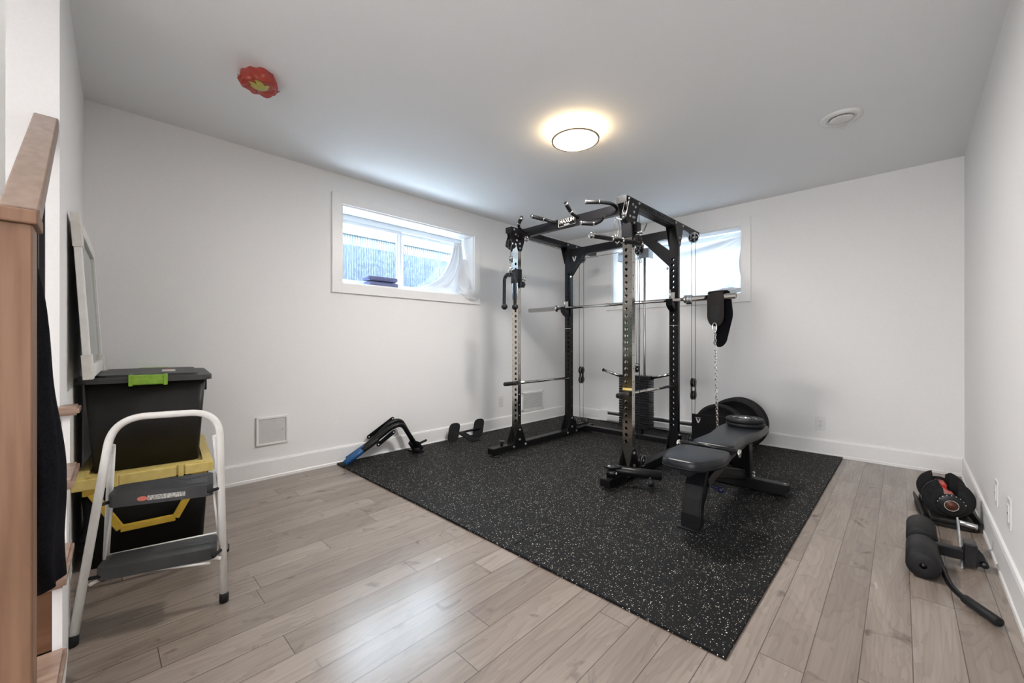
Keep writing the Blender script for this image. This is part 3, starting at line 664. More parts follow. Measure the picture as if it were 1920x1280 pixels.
# rear corner braces
def vmark(bm, cx, y, cz, s):   # small double chevron mark
    for k in (-1, 1):
        prism(bm, [(cx+k*s*a, y, cz+s*c) for a, c in ((0.05, -0.9), (0.30, -0.75), (0.85, 0.75), (0.45, 0.85), (0.18, 0.1), (0.05, -0.2))], (0, -1, 0), 0.0006)
# left: solid plate
b = new(); prism(b, [(LXb, BY-0.006, 1.945), (LXb+0.20, BY-0.006, 1.945), (LXb+0.165, BY-0.006, 1.908), (LXb, BY-0.006, 1.70)], (0, 1, 0), 0.006, 0.0008)
beam(b, (LXb+0.182, BY+0.012, 1.915), (LXb+0.004, BY+0.012, 1.695), 0.036, 0.005); g = obj('corner_brace', b, 'black', rack)
b = new(); vmark(b, LXb+0.052, BY-0.0062, 1.872, 0.030); obj('chevron_mark', b, 'print', g)
b = new(); bolt(b, (LXb+0.01, BY-0.008, 1.69), (0, -1, 0)); split('bolt', b, 'steel', g)
# right: diagonal strut leaving an open triangle
b = new(); prism(b, [(RXa-0.245, BY-0.004, 1.915), (RXa-0.135, BY-0.004, 1.915), (RXa, BY-0.004, 1.80), (RXa, BY-0.004, 1.66)], (0, 1, 0), 0.045, 0.001); g = obj('corner_brace', b, 'black', rack)
b = new(); bolt(b, (RXa-0.012, BY-0.006, 1.645), (0, -1, 0)); split('bolt', b, 'steel', g)
# brand plate
b = text_mesh('MAXUM', 0.042); bmesh.ops.scale(b, vec=(0.98, 1, 1), verts=b.verts[:])
fm = Matrix(((1, 0, 0, -2.000), (0, 0, 1, FY-0.0062), (0, 1, 0, 1.990), (0, 0, 0, 1)))
def face_south(bm, x, y, z): bmesh.ops.transform(bm, matrix=Matrix(((1, 0, 0, x), (0, 0, -1, y), (0, 1, 0, z), (0, 0, 0, 1))), verts=bm.verts[:])
face_south(b, -2.000, FY-0.006, 1.992); obj('brand_lettering', b, 'print', fb)
b = text_mesh('FITNESS', 0.015); face_south(b, -2.000, FY-0.006, 1.963); obj('small_lettering', b, 'print', fb)
b = new()
for q in ((-2.084, -2.0825, 1.953, 2.013), (-1.9175, -1.916, 1.953, 2.013), (-2.084, -1.916, 1.953, 1.9545), (-2.084, -1.916, 2.0115, 2.013)): box(b, q[0], q[1], FY-0.0068, FY-0.005, q[2], q[3])
obj('lettering_border', b, 'print', fb)
# multi-grip pull-up handles
def grip(pts, gl, r=0.0155):
    b = new(); p = fillet(pts, 0.05, 6); tube(b, p, 0.0125, 12); h = obj('pull_up_handle', b, 'black', rack)
    e, a = V(pts[-1]), V(pts[-2]); d = (a-e).normalized(); st = e+d*gl
    b = new(); cyl(b, e+d*0.008, st, r, seg=18, ch=0.002); obj('handle_grip', b, 'foam', h)
    b = new(); cyl(b, e, e+d*0.012, r+0.0025, seg=18, ch=0.003); cyl(b, st, st+d*0.008, r+0.003, seg=18, ch=0.002); split('grip_collar', b, 'chrome', h)
F_ = FY-0.005
grip([(-2.109, F_, 1.994), (-2.165, 2.62, 2.018), (-2.21, 2.48, 2.029)], 0.115)
grip([(-1.885, F_, 1.994), (-1.903, 2.62, 2.011), (-1.865, 2.49, 2.056)], 0.105)
grip([(-2.446, F_, 1.975), (-2.461, 2.60, 2.005), (-2.399, 2.545, 2.03), (-2.330, 2.50, 2.050)], 0.085)
grip([(-1.541, F_, 1.987), (-1.544, 2.63, 2.007), (-1.61, 2.57, 2.022), (-1.698, 2.50, 2.026)], 0.10)
grip([(-1.656, F_, 1.954), (-1.652, 2.65, 1.912), (-1.675, 2.60, 1.881), (-1.741, 2.50, 1.881)], 0.10)
grip([(-2.40, F_, 1.954), (-2.40, 2.65, 1.912), (-2.375, 2.61, 1.888), (-2.325, 2.56, 1.885)], 0.05)
# pulley wheel
def pulley(bm, c, ax, r, wd=0.022, seg=28):
    lathe(bm, V(c)-V(ax).normalized()*wd/2, ax, [(0, 0), (0, r), (wd*0.2, r), (wd*0.42, r*0.86), (wd*0.58, r*0.86), (wd*0.8, r), (wd, r), (wd, 0)], seg)
def pulley_part(c, ax, r, par, holes=True, wd=0.022):
    c, ax = V(c), V(ax).normalized(); b = new(); pulley(b, c, ax, r, wd); p = obj('pulley_wheel', b, 'blacksat', par)
    x, y = frame_of(ax); b = new()
    for s in (-1, 1):
        o = c+ax*s*wd/2
        lathe(b, o, ax*s, [(0, 0), (0, r*0.22), (0.003, r*0.2), (0.003, 0)], 12)
        if holes:
            for k in range(5):
                t = 2*PI*k/5; q = o+(x*math.cos(t)+y*math.sin(t))*r*0.58; lathe(b, q, ax*s, [(0, 0), (0, r*0.15), (0.0008, r*0.15), (0.0008, 0)], 10)
        lathe(b, o, ax*s, [(0.0, r*0.90), (0.001, r*0.92), (0.001, r*1.0), (0, r*1.0)], seg=28)
    obj('wheel_hub_rim', b, 'galv', p); return p  # pale metal hub, spots and rim on both wheel faces
# front top swivel pulleys with bean-shaped covers
def head(xs, s, ycorr=0.0):
    y = 2.625+ycorr
    b = new()
    for k in (0, 1):
        x = xs+k*0.034
        n = 14; up, lo = (y+0.028, 1.975), (y-0.012, 1.885); pts = []
        for i in range(n+1): t = -0.55+PI*1.05*i/n; pts.append((up[0]+0.052*math.cos(t), up[1]+0.045*math.sin(t)))
        for i in range(n+1): t = PI*0.95+(-0.15+PI*1.05)*i/n; pts.append((lo[0]+0.048*math.cos(t), lo[1]+0.046*math.sin(t)))
        prism(b, [(x, a, z) for a, z in pts], (1, 0, 0), 0.004, 0.0006)
    c = split('pulley_cover', b, 'black', rack)
    b = new()
    for q in ((y+0.03, 1.975), (y+0.066, 1.965), (y+0.046, 1.925), (y-0.012, 1.885), (y+0.03, 1.885)): bolt(b, (xs+0.038, q[0], q[1]), (1, 0, 0), 0.0075, 0.007)
    split('bolt', b, 'steel', c)
    pulley_part((xs+0.019, y+0.028, 1.975), (1, 0, 0), 0.042, rack, False); pulley_part((xs+0.019, y-0.014, 1.885), (1, 0, 0), 0.043, rack, False)
    # stop ball
    b = new(); lathe(b, (xs+0.019, y-0.058, 1.845), (0, 0, 1), [(0, 0)]+[(0.018-0.018*math.cos(t), 0.018*math.sin(t)) for t in [PI*i/10 for i in range(1, 10)]]+[(0.036, 0)], 18); obj('stop_ball', b, 'rubber', rack)
head(-1.438, 1); head(-2.585, -1)
# sliding cable carriages on front uprights
def carriage(xa, xb, z, h, side):
    b = new(); e = 0.006
    for q in ((xa-e, xa, FY-e, FY+UD+e), (xb, xb+e, FY-e, FY+UD+e), (xa, xb, FY-e, FY), (xa, xb, FY+UD, FY+UD+e)): box(b, q[0], q[1], q[2], q[3], z, z+h, 0.0008)
    c = obj('carriage_sleeve', b, 'black', rack)
    b = new(); x = xb+e; cyl(b, (x, FY+0.03, z+h*0.25), (x+0.045, FY+0.03, z+h*0.25), 0.009, seg=14); cyl(b, (x+0.045, FY+0.03, z+h*0.25), (x+0.062, FY+0.03, z+h*0.25), 0.017, seg=14, ch=0.004); obj('pop_pin', b, 'chrome', c)
    b = new(); box(b, x+0.004, x+0.034, FY+0.012, FY+0.05, z-0.045, z+0.01, 0.004); cyl(b, (x+0.034, FY+0.03, z-0.02), (x+0.05, FY+0.03, z-0.02), 0.016, seg=16, ch=0.003); obj('pulley_mount', b, 'blacksat', c)
    return c
carriage(LXa, LXb, 1.545, 0.125, -1)
carriage(RXa, RXb, 1.760, 0.11, 1)
b = new(); box(b, RXb+0.002, RXb+0.032, 2.71, 2.765, 1.80, 1.865, 0.004); obj('lever_block', b, 'blacksat', rack)
b = new(); tube(b, [(RXb+0.02, 2.77, 1.80), (RXb+0.035, 2.80, 1.815), (RXb+0.05, 2.82, 1.87)], 0.0035, 8); obj('release_lever', b, 'black', rack)
# cables
def cab(*pts, r=0.0024, m='cable', name='cable'):
    b = new(); tube(b, [V(p) for p in pts], r, 8); return obj(name, b, m, rack)
xr_, xl_ = -1.415, -2.640
for x, z_top, s in ((xr_, 1.965, 1), (xl_, 1.945, -1)):
    yv = 3.82
    br = new()
    for q in (-0.019, 0.015): box(br, x+q, x+q+0.004, yv-0.022, yv+0.022, z_top-0.02, ZT+0.012, 0.001)
    box(br, x-0.022, x+0.022, yv-0.02, yv+0.02, ZT-0.004, ZT+0.0, 0.001); split('pulley_hanger', br, 'galv', rack)
    pulley_part((x, yv, z_top-0.008), (0.45, -1, 0), 0.045, rack)
    za, zb_ = (0.635, 0.520) if s > 0 else (0.690, 0.585)
    pa = pulley_part((x, yv, za), (1, 0, 0), 0.043, rack, False, 0.026); pulley_part((x, yv, zb_), (1, 0, 0), 0.043, rack, False, 0.026)
    b = new()
    for q in (-0.019, 0.015): box(b, x+q, x+q+0.004, yv-0.016, yv+0.016, zb_-0.02, za+0.02, 0.001)
    split('floating_yoke', b, 'blacksat', rack)
    cab((x, yv-0.043, za), (x, yv-0.043, z_top)); cab((x, yv+0.043, za), (x, yv+0.043, z_top))
    cab((x, yv-0.040, zb_), (x, yv-0.032, 0.14)); cab((x, yv+0.040, zb_), (x, yv+0.030, 0.14))
    pulley_part((x+(0.0), yv-0.075, 0.135), (1, 0, 0), 0.040, rack); pulley_part((x, yv+0.070, 0.115), (1, 0, 0), 0.022, rack, False)
    b = new(); box(b, x-0.02, x+0.02, yv-0.10, yv+0.10, 0.078, 0.098, 0.002); obj('pulley_base', b, 'black', rack)
    # cables along the top beam and down the front upright
    cab((x-s*0.02, yv-0.043, z_top+0.03), (x-s*0.035, 2.66, 1.978))
    xs = RXb+0.030 if s > 0 else LXb+0.020
    if s < 0: continue
    cab((xs, 2.735, 1.95), (xs+0.002, 2.745, 1.10), (xs, 2.735, 0.18), r=0.0026)
    pulley_part((xs+0.004, 2.775, 0.145), (1, 0, 0), 0.040, rack, False)
    cab((xs, 2.815, 0.15), (xs, 3.78, 0.13))
# rear cable under the top bar
cab((-2.50, 3.60, 1.885), (-2.02, 3.60, 1.885)); cab((-2.02, 3.60, 1.885), (-1.70, 3.62, 1.885))
b = new()
# weight stack ------------------------------------------------------------------
SX0, SX1, SY0, SY1 = -2.148, -1.822, 3.775, 3.885
scx = (SX0+SX1)/2
zb0, zt0, NP = 0.142, 0.640, 20
ph = (zt0-zb0)/NP
first = None
for k in range(NP):
    if first is None:
        b = new(); box(b, SX0, SX1, SY0, SY1, zb0, zb0+ph-0.0035, 0.003)
        first = obj('weight_plate', b, 'blacksat', rack)
        b = new(); box(b, scx-0.014, scx+0.014, SY0-0.0008, SY0+0.001, zb0+0.004, zb0+ph-0.0085); tg = obj('weight_decal', b, 'print', first)
        b = new(); box(b, scx-0.006, scx+0.006, SY0-0.0012, SY0, zb0+0.006, zb0+ph-0.010); hl = obj('pin_hole', b, 'hole', first)
    else:
        c = first.copy(); COL.objects.link(c); c.parent = rack; c.location = (0, 0, ph*k)
        for ch in (tg, hl): d = ch.copy(); COL.objects.link(d); d.parent = c
b = new(); box(b, SX0-0.002, SX1+0.002, SY0-0.002, SY1, zt0, zt0+0.030, 0.003); obj('top_plate', b, 'blacksat', rack)
b = new(); box(b, scx+0.02, scx+0.075, 3.79, 3.85, 0.085, zb0, 0.003); box(b, scx-0.12, scx-0.065, 3.79, 3.85, 0.085, zb0, 0.003); split('stack_bumper', b, 'rubber', rack)
for x in (scx-0.092, scx+0.092):
    b = new(); cyl(b, (x, 3.83, zb0-0.03), (x, 3.83, 1.90), 0.0115, seg=16); obj('guide_rod', b, 'steel', rack)
b = new()
for x in (-2.165, -1.835): box(b, x-0.002, x+0.002, 3.79, 3.89, 1.835, 1.925, 0.001)
box(b, -2.167, -1.833, 3.79, 3.89, 1.921, 1.926, 0.001); box(b, -2.165, -1.835, 3.79, 3.794, 1.835, 1.84, 0.0005); box(b, -1.925, -1.833, 3.80, 3.804, 1.840, 1.922); obj('guide_rod_housing', b, 'galv', rack)
b = new()
for s in (-1, 1):
    a = V((scx+s*0.16, 3.83, zt0+0.010)); e = a+V((s*0.215, 0, 0.055)); cyl(b, a, e, 0.0165, seg=20)
hn = split('loading_horn', b, 'chrome', rack)
b = new()
for s in (-1, 1):
    a = V((scx+s*0.16, 3.83, zt0+0.010)); e = a+V((s*0.215, 0, 0.055)); d = (e-a).normalized(); cyl(b, e, e+d*0.010, 0.0185, seg=20, ch=0.002)
split('horn_cap', b, 'rubber', hn)
pulley_part((-1.885, 3.70, 1.892), (0.4, -1, 0), 0.045, rack)
b = new(); box(b, -1.915, -1.905, 3.69, 3.73, 1.88, 1.99, 0.001); box(b, -1.862, -1.852, 3.69, 3.73, 1.88, 1.99, 0.001); split('pulley_hanger', b, 'black', rack)
cab((-1.955, 3.75, 1.88), (-1.955, 3.78, 0.78)); cab((-1.935, 3.76, 1.87), (-1.937, 3.79, 0.76))
pulley_part((-1.965, 3.80, 0.735), (1, -0.3, 0), 0.036, rack, False)
b = new(); tube(b, fillet([(-1.995, 3.80, 0.67), (-1.998, 3.80, 0.79), (-1.930, 3.80, 0.79), (-1.935, 3.80, 0.67)], 0.03), 0.005, 8); obj('selector_yoke', b, 'chrome', rack)
b = new(); tube(b, fillet([(-1.88, 3.66, 1.85), (-1.86, 3.66, 1.77), (-1.84, 3.66, 1.77), (-1.865, 3.66, 1.85)], 0.01), 0.003, 6); obj('cable_loop', b, 'cable', rack)
# safety spotter bars
for x in (-2.590, -1.4625):
    b = new(); cyl(b, (x, 2.67, 0.627), (x, 3.55, 0.627), 0.0125, seg=18); sb = obj('safety_bar', b, 'chrome', rack)
    b = new(); cyl(b, (x, 2.555, 0.627), (x, 2.69, 0.627), 0.018, seg=20, ch=0.003); obj('bar_grip', b, 'foam', sb)
b = new(); box(b, RXa+0.001, RXb-0.001, FY-0.0012, FY, 0.655, 0.672); obj('warning_sticker', b, 'yellow', rack, label='yellow warning sticker')
# j-hooks on the back uprights
BZ = 1.362
for xa in (LXa, RXa):
    b = new(); x0, x1 = xa+0.006, xa+0.060
    prism(b, [(x0, BY-0.002, BZ+0.075), (x0, BY-0.014, BZ+0.075), (x0, BY-0.014, BZ-0.010), (x0, BY-0.030, BZ-0.026), (x0, BY-0.062, BZ-0.018), (x0, BY-0.080, BZ+0.012), (x0, BY-0.092, BZ+0.010), (x0, BY-0.080, BZ-0.045), (x0, BY-0.040, BZ-0.075), (x0, BY-0.002, BZ-0.095)], (1, 0, 0), x1-x0, 0.002)
    j = obj('j_hook', b, 'black', rack)
    b = new(); box(b, x0+0.006, x1-0.006, BY-0.018, BY-0.013, BZ+0.0, BZ+0.070, 0.001); obj('hook_liner', b, 'print', j)
    b = new(); cyl(b, (x0+0.01, BY-0.022, BZ+0.02), (x0+0.01, BY-0.022, BZ+0.095), 0.0085, seg=12, ch=0.003); obj('hook_pin', b, 'chrome', j)
# level tape marks on back uprights
for xa in (LXa, RXa): b = new(); box(b, xa-0.0008, xa+0.0758, BY-0.0008, BY, 1.147, 1.150); obj('level_mark', b, 'print', rack)
# swivelling landmine sleeve on the right base rail
a, e = V((-1.455, 2.49, 0.128)), V((-1.195, 2.66, 0.105)); d = (e-a).normalized()
b = new(); lathe(b, a, e-a, [(0, 0), (0, 0.030), (0.002, 0.032), ((e-a).length-0.004, 0.032), ((e-a).length, 0.030), ((e-a).length, 0.025), ((e-a).length-0.06, 0.025), ((e-a).length-0.06, 0)], 28); lm = obj('landmine_sleeve', b, 'black', rack)
b = new(); cyl(b, (-1.485, 2.45, 0.112), (-1.428, 2.47, 0.112), 0.027, seg=20, ch=0.003); obj('swivel_knuckle', b, 'blacksat', lm)
b = new(); prism(b, [(-1.50, 2.44, 0.142), (-1.445, 2.43, 0.142), (-1.40, 2.50, 0.142), (-1.45, 2.54, 0.142)], (0, 0, 1), 0.012, 0.001); box(b, -1.492, -1.432, 2.46, 2.54, 0.085, 0.094, 0.001); obj('swivel_bracket', b, 'black', lm)
b = new(); bolt(b, (-1.470, 2.455, 0.154), (0, 0, 1)); bolt(b, (-1.425, 2.468, 0.112), (1, 0.2, 0)); split('bolt', b, 'steel', lm)
q = a+d*0.235; b = new(); cyl(b, q+V((0.012, -0.018, -0.012)), q+V((0.030, -0.045, -0.035)), 0.010, seg=12); cyl(b, q+V((0.028, -0.042, -0.033)), q+V((0.044, -0.066, -0.052)), 0.021, seg=16, ch=0.004); obj('clamp_knob', b, 'rubber', lm)

# ------------------------------------------------------------------ hanging attachments
def carabiner(parent, c, h, wdt=0.03, ax=0.0, name='carabiner'):
    b = new(); c = V(c); pts = []
    for i in range(28):
        t = 2*PI*i/28; x = wdt/2*math.cos(t); z = h/2*math.sin(t)*(1.0); x *= (1.0+0.25*math.sin(t))
        pts.append(c+V((x*math.cos(ax), x*math.sin(ax), z)))
    tube(b, pts, 0.0042, 8, closed=True); return obj(name, b, 'chrome', parent)
# straight lat bar
a, e = V((-1.515, 2.300, 1.712)), V((-1.392, 2.765, 1.715)); m_ = (a+e)/2
t = thing('lat_bar', 'black straight cable bar with chrome tips hanging at the front right upright', 'cable attachment', m_)
b = new(); cyl(b, a, e, 0.0125, seg=18); sh = obj('bar_shaft', b, 'black', t); d = (e-a).normalized(); Lb = (e-a).length
b = new(); cyl(b, a+d*0.01, a+d*0.185, 0.0165, seg=20, ch=0.002); obj('hand_grip', b, 'foam', t)
b = new(); cyl(b, e-d*0.185, e-d*0.01, 0.0165, seg=20, ch=0.002); obj('hand_grip', b, 'foam', t)
b = new(); cyl(b, a-d*0.01, a+d*0.018, 0.020, seg=22, ch=0.004); cyl(b, a+d*0.185, a+d*0.197, 0.0195, seg=22, ch=0.003); split('chrome_ring', b, 'chrome', t)
b = new(); cyl(b, e-d*0.008, e+d*0.010, 0.0175, seg=22, ch=0.004); cyl(b, e-d*0.197, e-d*0.185, 0.0195, seg=22, ch=0.003); split('chrome_ring', b, 'chrome', t)
b = new(); cyl(b, m_-d*0.045, m_+d*0.045, 0.0150, seg=18); obj('knurled_centre', b, 'rubber', t)
b = new(); tube(b, fillet([m_+V((0, 0, -0.03)), m_+V((-0.012, -0.01, -0.005)), m_+V((-0.010, -0.01, 0.03)), m_+V((0.010, 0.01, 0.03)), m_+V((0.012, 0.01, -0.005)), m_+V((0, 0, -0.03))], 0.01), 0.0045, 8); obj('swivel_eye', b, 'chrome', t)
carabiner(t, m_+V((-0.005, 0.0, 0.085)), 0.13, 0.032)
b = new(); tube(b, [m_+V((-0.003, 0.02, 0.15)), V((-1.419, 2.567, 1.85))], 0.0035, 8); obj('cable_end', b, 'galv', t)
# tricep rope
t = thing('tricep_rope', 'black braided tricep rope hanging at the front left upright', 'cable attachment', (-2.515, 2.56, 1.62))
def braid(bm, pts, r, turns, n=90):
    P_ = fillet(pts, 0.04, 8); L_ = [0]
    for i in range(1, len(P_)): L_.append(L_[-1]+(P_[i]-P_[i-1]).length)
    def at(s):
        for i in range(1, len(P_)):
            if s <= L_[i]+1e-9: f = (s-L_[i-1])/max(1e-9, L_[i]-L_[i-1]); return P_[i-1].lerp(P_[i], f), (P_[i]-P_[i-1]).normalized()
        return P_[-1], (P_[-1]-P_[-2]).normalized()
    for ph_ in (0, 2*PI/3, 4*PI/3):
        q = []
        for i in range(n+1):
            s = L_[-1]*i/n; p, d = at(s); x, y = frame_of(d); a_ = ph_+turns*2*PI*i/n; q.append(p+(x*math.cos(a_)+y*math.sin(a_))*r*0.5)
        tube(bm, q, r*0.62, 8)
b = new(); braid(b, [(-2.588, 2.55, 1.335), (-2.585, 2.55, 1.575), (-2.550, 2.555, 1.606), (-2.525, 2.56, 1.602)], 0.0145, 6); braid(b, [(-2.458, 2.555, 1.325), (-2.462, 2.555, 1.565), (-2.485, 2.56, 1.602), (-2.510, 2.56, 1.603)], 0.0145, 6); obj('rope', b, 'rubber', t)
for x, z in ((-2.588, 1.318), (-2.457, 1.308)):
    b = new(); lathe(b, (x, 2.553, z-0.025), (0, 0, 1), [(0, 0)]+[(0.027-0.027*math.cos(q), 0.0285*math.sin(q)) for q in [PI*i/10 for i in range(1, 9)]]+[(0.052, 0.012), (0.052, 0)], 20); obj('end_ball', b, 'rubber', t)
b = new(); box(b, -2.545, -2.487, 2.548, 2.572, 1.578, 1.602, 0.006); obj('rope_saddle', b, 'blacksat', t)
b = new()
for z0_, z1_ in ((1.602, 1.655), (1.70, 1.765)): box(b, -2.530, -2.524, 2.55, 2.57, z0_, z1_, 0.001); box(b, -2.506, -2.500, 2.55, 2.57, z0_, z1_, 0.001); cyl(b, (-2.545, 2.56, (z0_+z1_)/2+0.01), (-2.492, 2.56, (z0_+z1_)/2+0.01), 0.006, seg=12)
split('shackle', b, 'chrome', t)
carabiner(t, (-2.515, 2.56, 1.678), 0.075, 0.026)
b = new(); tube(b, fillet([(-2.515, 2.56, 1.75), (-2.515, 2.56, 1.83), (-2.520, 2.575, 1.90), (-2.545, 2.60, 1.915)], 0.03), 0.0028, 8); tube(b, [V((-2.53+0.022*math.cos(q), 2.565, 1.865+0.045*math.sin(q))) for q in [2*PI*i/20 for i in range(20)]], 0.0024, 6, closed=True); obj('cable_end', b, 'cable', t)
# ------------------------------------------------------------------ barbell
t = thing('barbell', 'long chrome barbell resting on the j-hooks of the rack', 'barbell', (-2.025, 3.452, BZ))
by = 3.452
b = new(); cyl(b, (-2.70, by, BZ), (-1.35, by, BZ), 0.0138, seg=20); obj('bar_shaft', b, 'chrome', t)
for s, x0, x1 in ((-1, -3.095, -2.690), (1, -0.958, -1.352)):
    b = new(); ax = V((1 if x1 > x0 else -1, 0, 0)); L_ = abs(x1-x0)
    lathe(b, (x0, by, BZ), ax, [(0, 0), (0, 0.020), (0.003, 0.0238), (L_-0.018, 0.0238), (L_-0.018, 0.036), (L_-0.006, 0.036), (L_, 0.030), (L_, 0)], 28)
    sl = obj('sleeve', b, 'chrome', t)
    b = new(); lathe(b, (x0-ax.x*0.0008, by, BZ), ax, [(0, 0), (0, 0.014), (0.001, 0.014)], 20); obj('end_ring', b, 'gold' if s > 0 else 'steel', sl)
t = thing('barbell_collar', 'chrome clamp collar on the right barbell sleeve', 'collar', (-1.30, by, BZ-0.03))
b = new(); lathe(b, (-1.325, by, BZ), (1, 0, 0), [(0, 0.0245), (0, 0.034), (0.012, 0.034), (0.012, 0.029), (0.024, 0.029), (0.024, 0.034), (0.036, 0.034), (0.036, 0.0245)], 24); obj('clamp_ring', b, 'galv', t)
b = new(); box(b, -1.325, -1.289, by-0.035, by-0.010, BZ-0.046, BZ-0.030, 0.003); obj('clamp_lever', b, 'black', t)
# ------------------------------------------------------------------ dip belt with chain
t = thing('dip_belt', 'black leather dip belt with a steel chain draped over the barbell end', 'dip belt', (-1.09, by, BZ+0.02))
def strap(polys, y, th, name, m='leather'):
    b = new(); prism(b, [(x, y, z) for x, z in rpoly(polys, 0.035, 5)], (0, 1, 0), th, 0.002); return obj(name, b, m, t)
strap([(-1.158, 1.392), (-1.036, 1.392), (-1.034, 1.185), (-1.060, 1.128), (-1.130, 1.128), (-1.158, 1.185)], by-0.040, 0.010, 'front_flap')
strap([(-1.115, 1.392), (-1.008, 1.392), (-0.990, 1.215), (-1.040, 0.995), (-1.085, 0.955), (-1.140, 0.985), (-1.105, 1.15)], by+0.032, 0.010, 'rear_flap', 'cloth')
b = new(); g = []
for i in range(13):
    a_ = PI*i/12; y_ = by-0.001-0.036*math.cos(a_); z_ = 1.384+0.020*math.sin(a_); g.append([V((x, y_, z_)) for x in (-1.156+0.02*i/12, -1.038+0.028*i/12)])
vv = [[b.verts.new(p) for p in r] for r in g]; v2 = [[b.verts.new(p+V((0, 0.000, 0.007))) for p in r] for r in g]
for i in range(12):
    for A in (vv, v2): f = b.faces.new((A[i][0], A[i][1], A[i+1][1], A[i+1][0])); f.smooth = True
    for k in (0, 1): b.faces.new((vv[i][k], vv[i+1][k], v2[i+1][k], v2[i][k]))
obj('top_fold', b, 'leather', t)
b = new(); prism(b, [(x, by-0.0415, z) for x, z in rpoly([(-1.128, 1.29), (-1.068, 1.29), (-1.066, 1.165), (-1.130, 1.165)], 0.008, 3)], (0, 1, 0), 0.0016); obj('stitched_patch', b, 'rubber', t)
b = new(); tube(b, [V((-1.098+0.013*math.cos(q)*(1.1+0.25*math.sin(q)), by-0.052, 1.115+0.040*math.sin(q))) for q in [2*PI*i/24 for i in range(24)]], 0.0045, 8, closed=True); obj('snap_hook', b, 'chrome', t)
b = new(); z = 1.083; k = 0; xx = -1.096
while z > 0.30:
    rr = 0.0075; hh = 0.0145; pts = []
    for i in range(16):
        q = 2*PI*i/16; u = rr*math.cos(q); v_ = (hh-rr)*(1 if math.sin(q) >= 0 else -1)+rr*math.sin(q)
        pts.append(V((xx+(u if k % 2 else u*0.35), by-0.052+(0 if k % 2 else u*0.94)+0.02*(1.08-z), z+v_)))
    tube(b, pts, 0.0026, 6, closed=True); z -= 0.0225; k += 1; xx += 0.0004
obj('chain', b, 'chrome', t)

# ------------------------------------------------------------------ weight plates standing at the far wall
def bumper(name, c, R, wd, lab, ribs=True, group=None, tilt=0.0, hub='steel'):
    t = thing(name, lab, 'weight plate', (c[0], c[1], c[2]-R), 0, group)
    ax = V((math.sin(tilt), math.cos(tilt), 0)); b = new(); c = V(c)
    pr_ = [(0, 0.026), (0, 0.060), (0.010*wd/0.07, 0.075), (wd*0.22, 0.085), (wd*0.22, R*0.80), (0.0, R*0.86), (0.0, R-0.008), (wd*0.08, R)]
    if ribs:
        for k in range(4): u = wd*(0.16+0.2*k); pr_ += [(u, R), (u+wd*0.02, R-0.004), (u+wd*0.07, R-0.004), (u+wd*0.09, R)]
    pr_ += [(wd*0.92, R), (wd, R-0.008), (wd, R*0.86), (wd*0.8, R*0.80), (wd*0.8, 0.085), (wd, 0.06), (wd, 0.026)]
    lathe(b, c, ax, pr_, 72, closed=True); obj('rubber_disc', b, 'rubber', t)
    b = new(); lathe(b, c, ax, [(-0.001, 0.026), (-0.001, 0.040), (wd+0.001, 0.040), (wd+0.001, 0.026)], 32, closed=True); obj('hub_ring', b, hub, t)
    return t
R_ = 0.232
bumper('bumper_plate', (-1.205, 3.84, MT+0.020+0.212), 0.212, 0.050, 'black bumper plate standing at the front of the plate row, nearest the bench', True, 'bumper plates at the far wall')
bumper('bumper_plate', (-1.130, 4.03, MT+0.020+R_), R_, 0.085, 'thick ribbed black bumper plate in the middle of the plate row', True, 'bumper plates at the far wall', -0.04)
bumper('bumper_plate', (-1.124, 4.125, MT+0.020+R_), R_, 0.060, 'ribbed black bumper plate at the back of the plate row by the far wall', True, 'bumper plates at the far wall', -0.04)
t = thing('plate_storage_rack', 'low black plate storage stand with a white mark on its front panel', 'plate rack', (-1.2, 3.95, MT))
b = new(); box(b, -1.40, -1.36, 3.60, 4.30, MT, MT+0.020, 0.002); box(b, -1.06, -1.02, 3.60, 4.30, MT, MT+0.020, 0.002); box(b, -1.40, -1.02, 3.60, 3.64, MT, MT+0.020, 0.002); box(b, -1.40, -1.02, 4.26, 4.30, MT, MT+0.020, 0.002); obj('base_frame', b, 'black', t)
b = new(); box(b, -1.385, -1.10, 3.70, 3.706, MT+0.02, 0.372, 0.001); fp = obj('front_panel', b, 'black', t)
b = new(); vmark(b, -1.330, 3.6995, 0.315, 0.022)
for k in range(3): box(b, -1.352+k*0.016, -1.342+k*0.016, 3.6988, 3.6998, 0.338, 0.343)
obj('chevron_mark', b, 'print', fp)
b = new(); box(b, -1.36, -1.355, 3.95, 3.98, MT+0.02, 0.10, 0.001); box(b, -1.36, -1.06, 3.955, 3.965, MT+0.02, 0.05, 0.001); obj('divider', b, 'black', t)

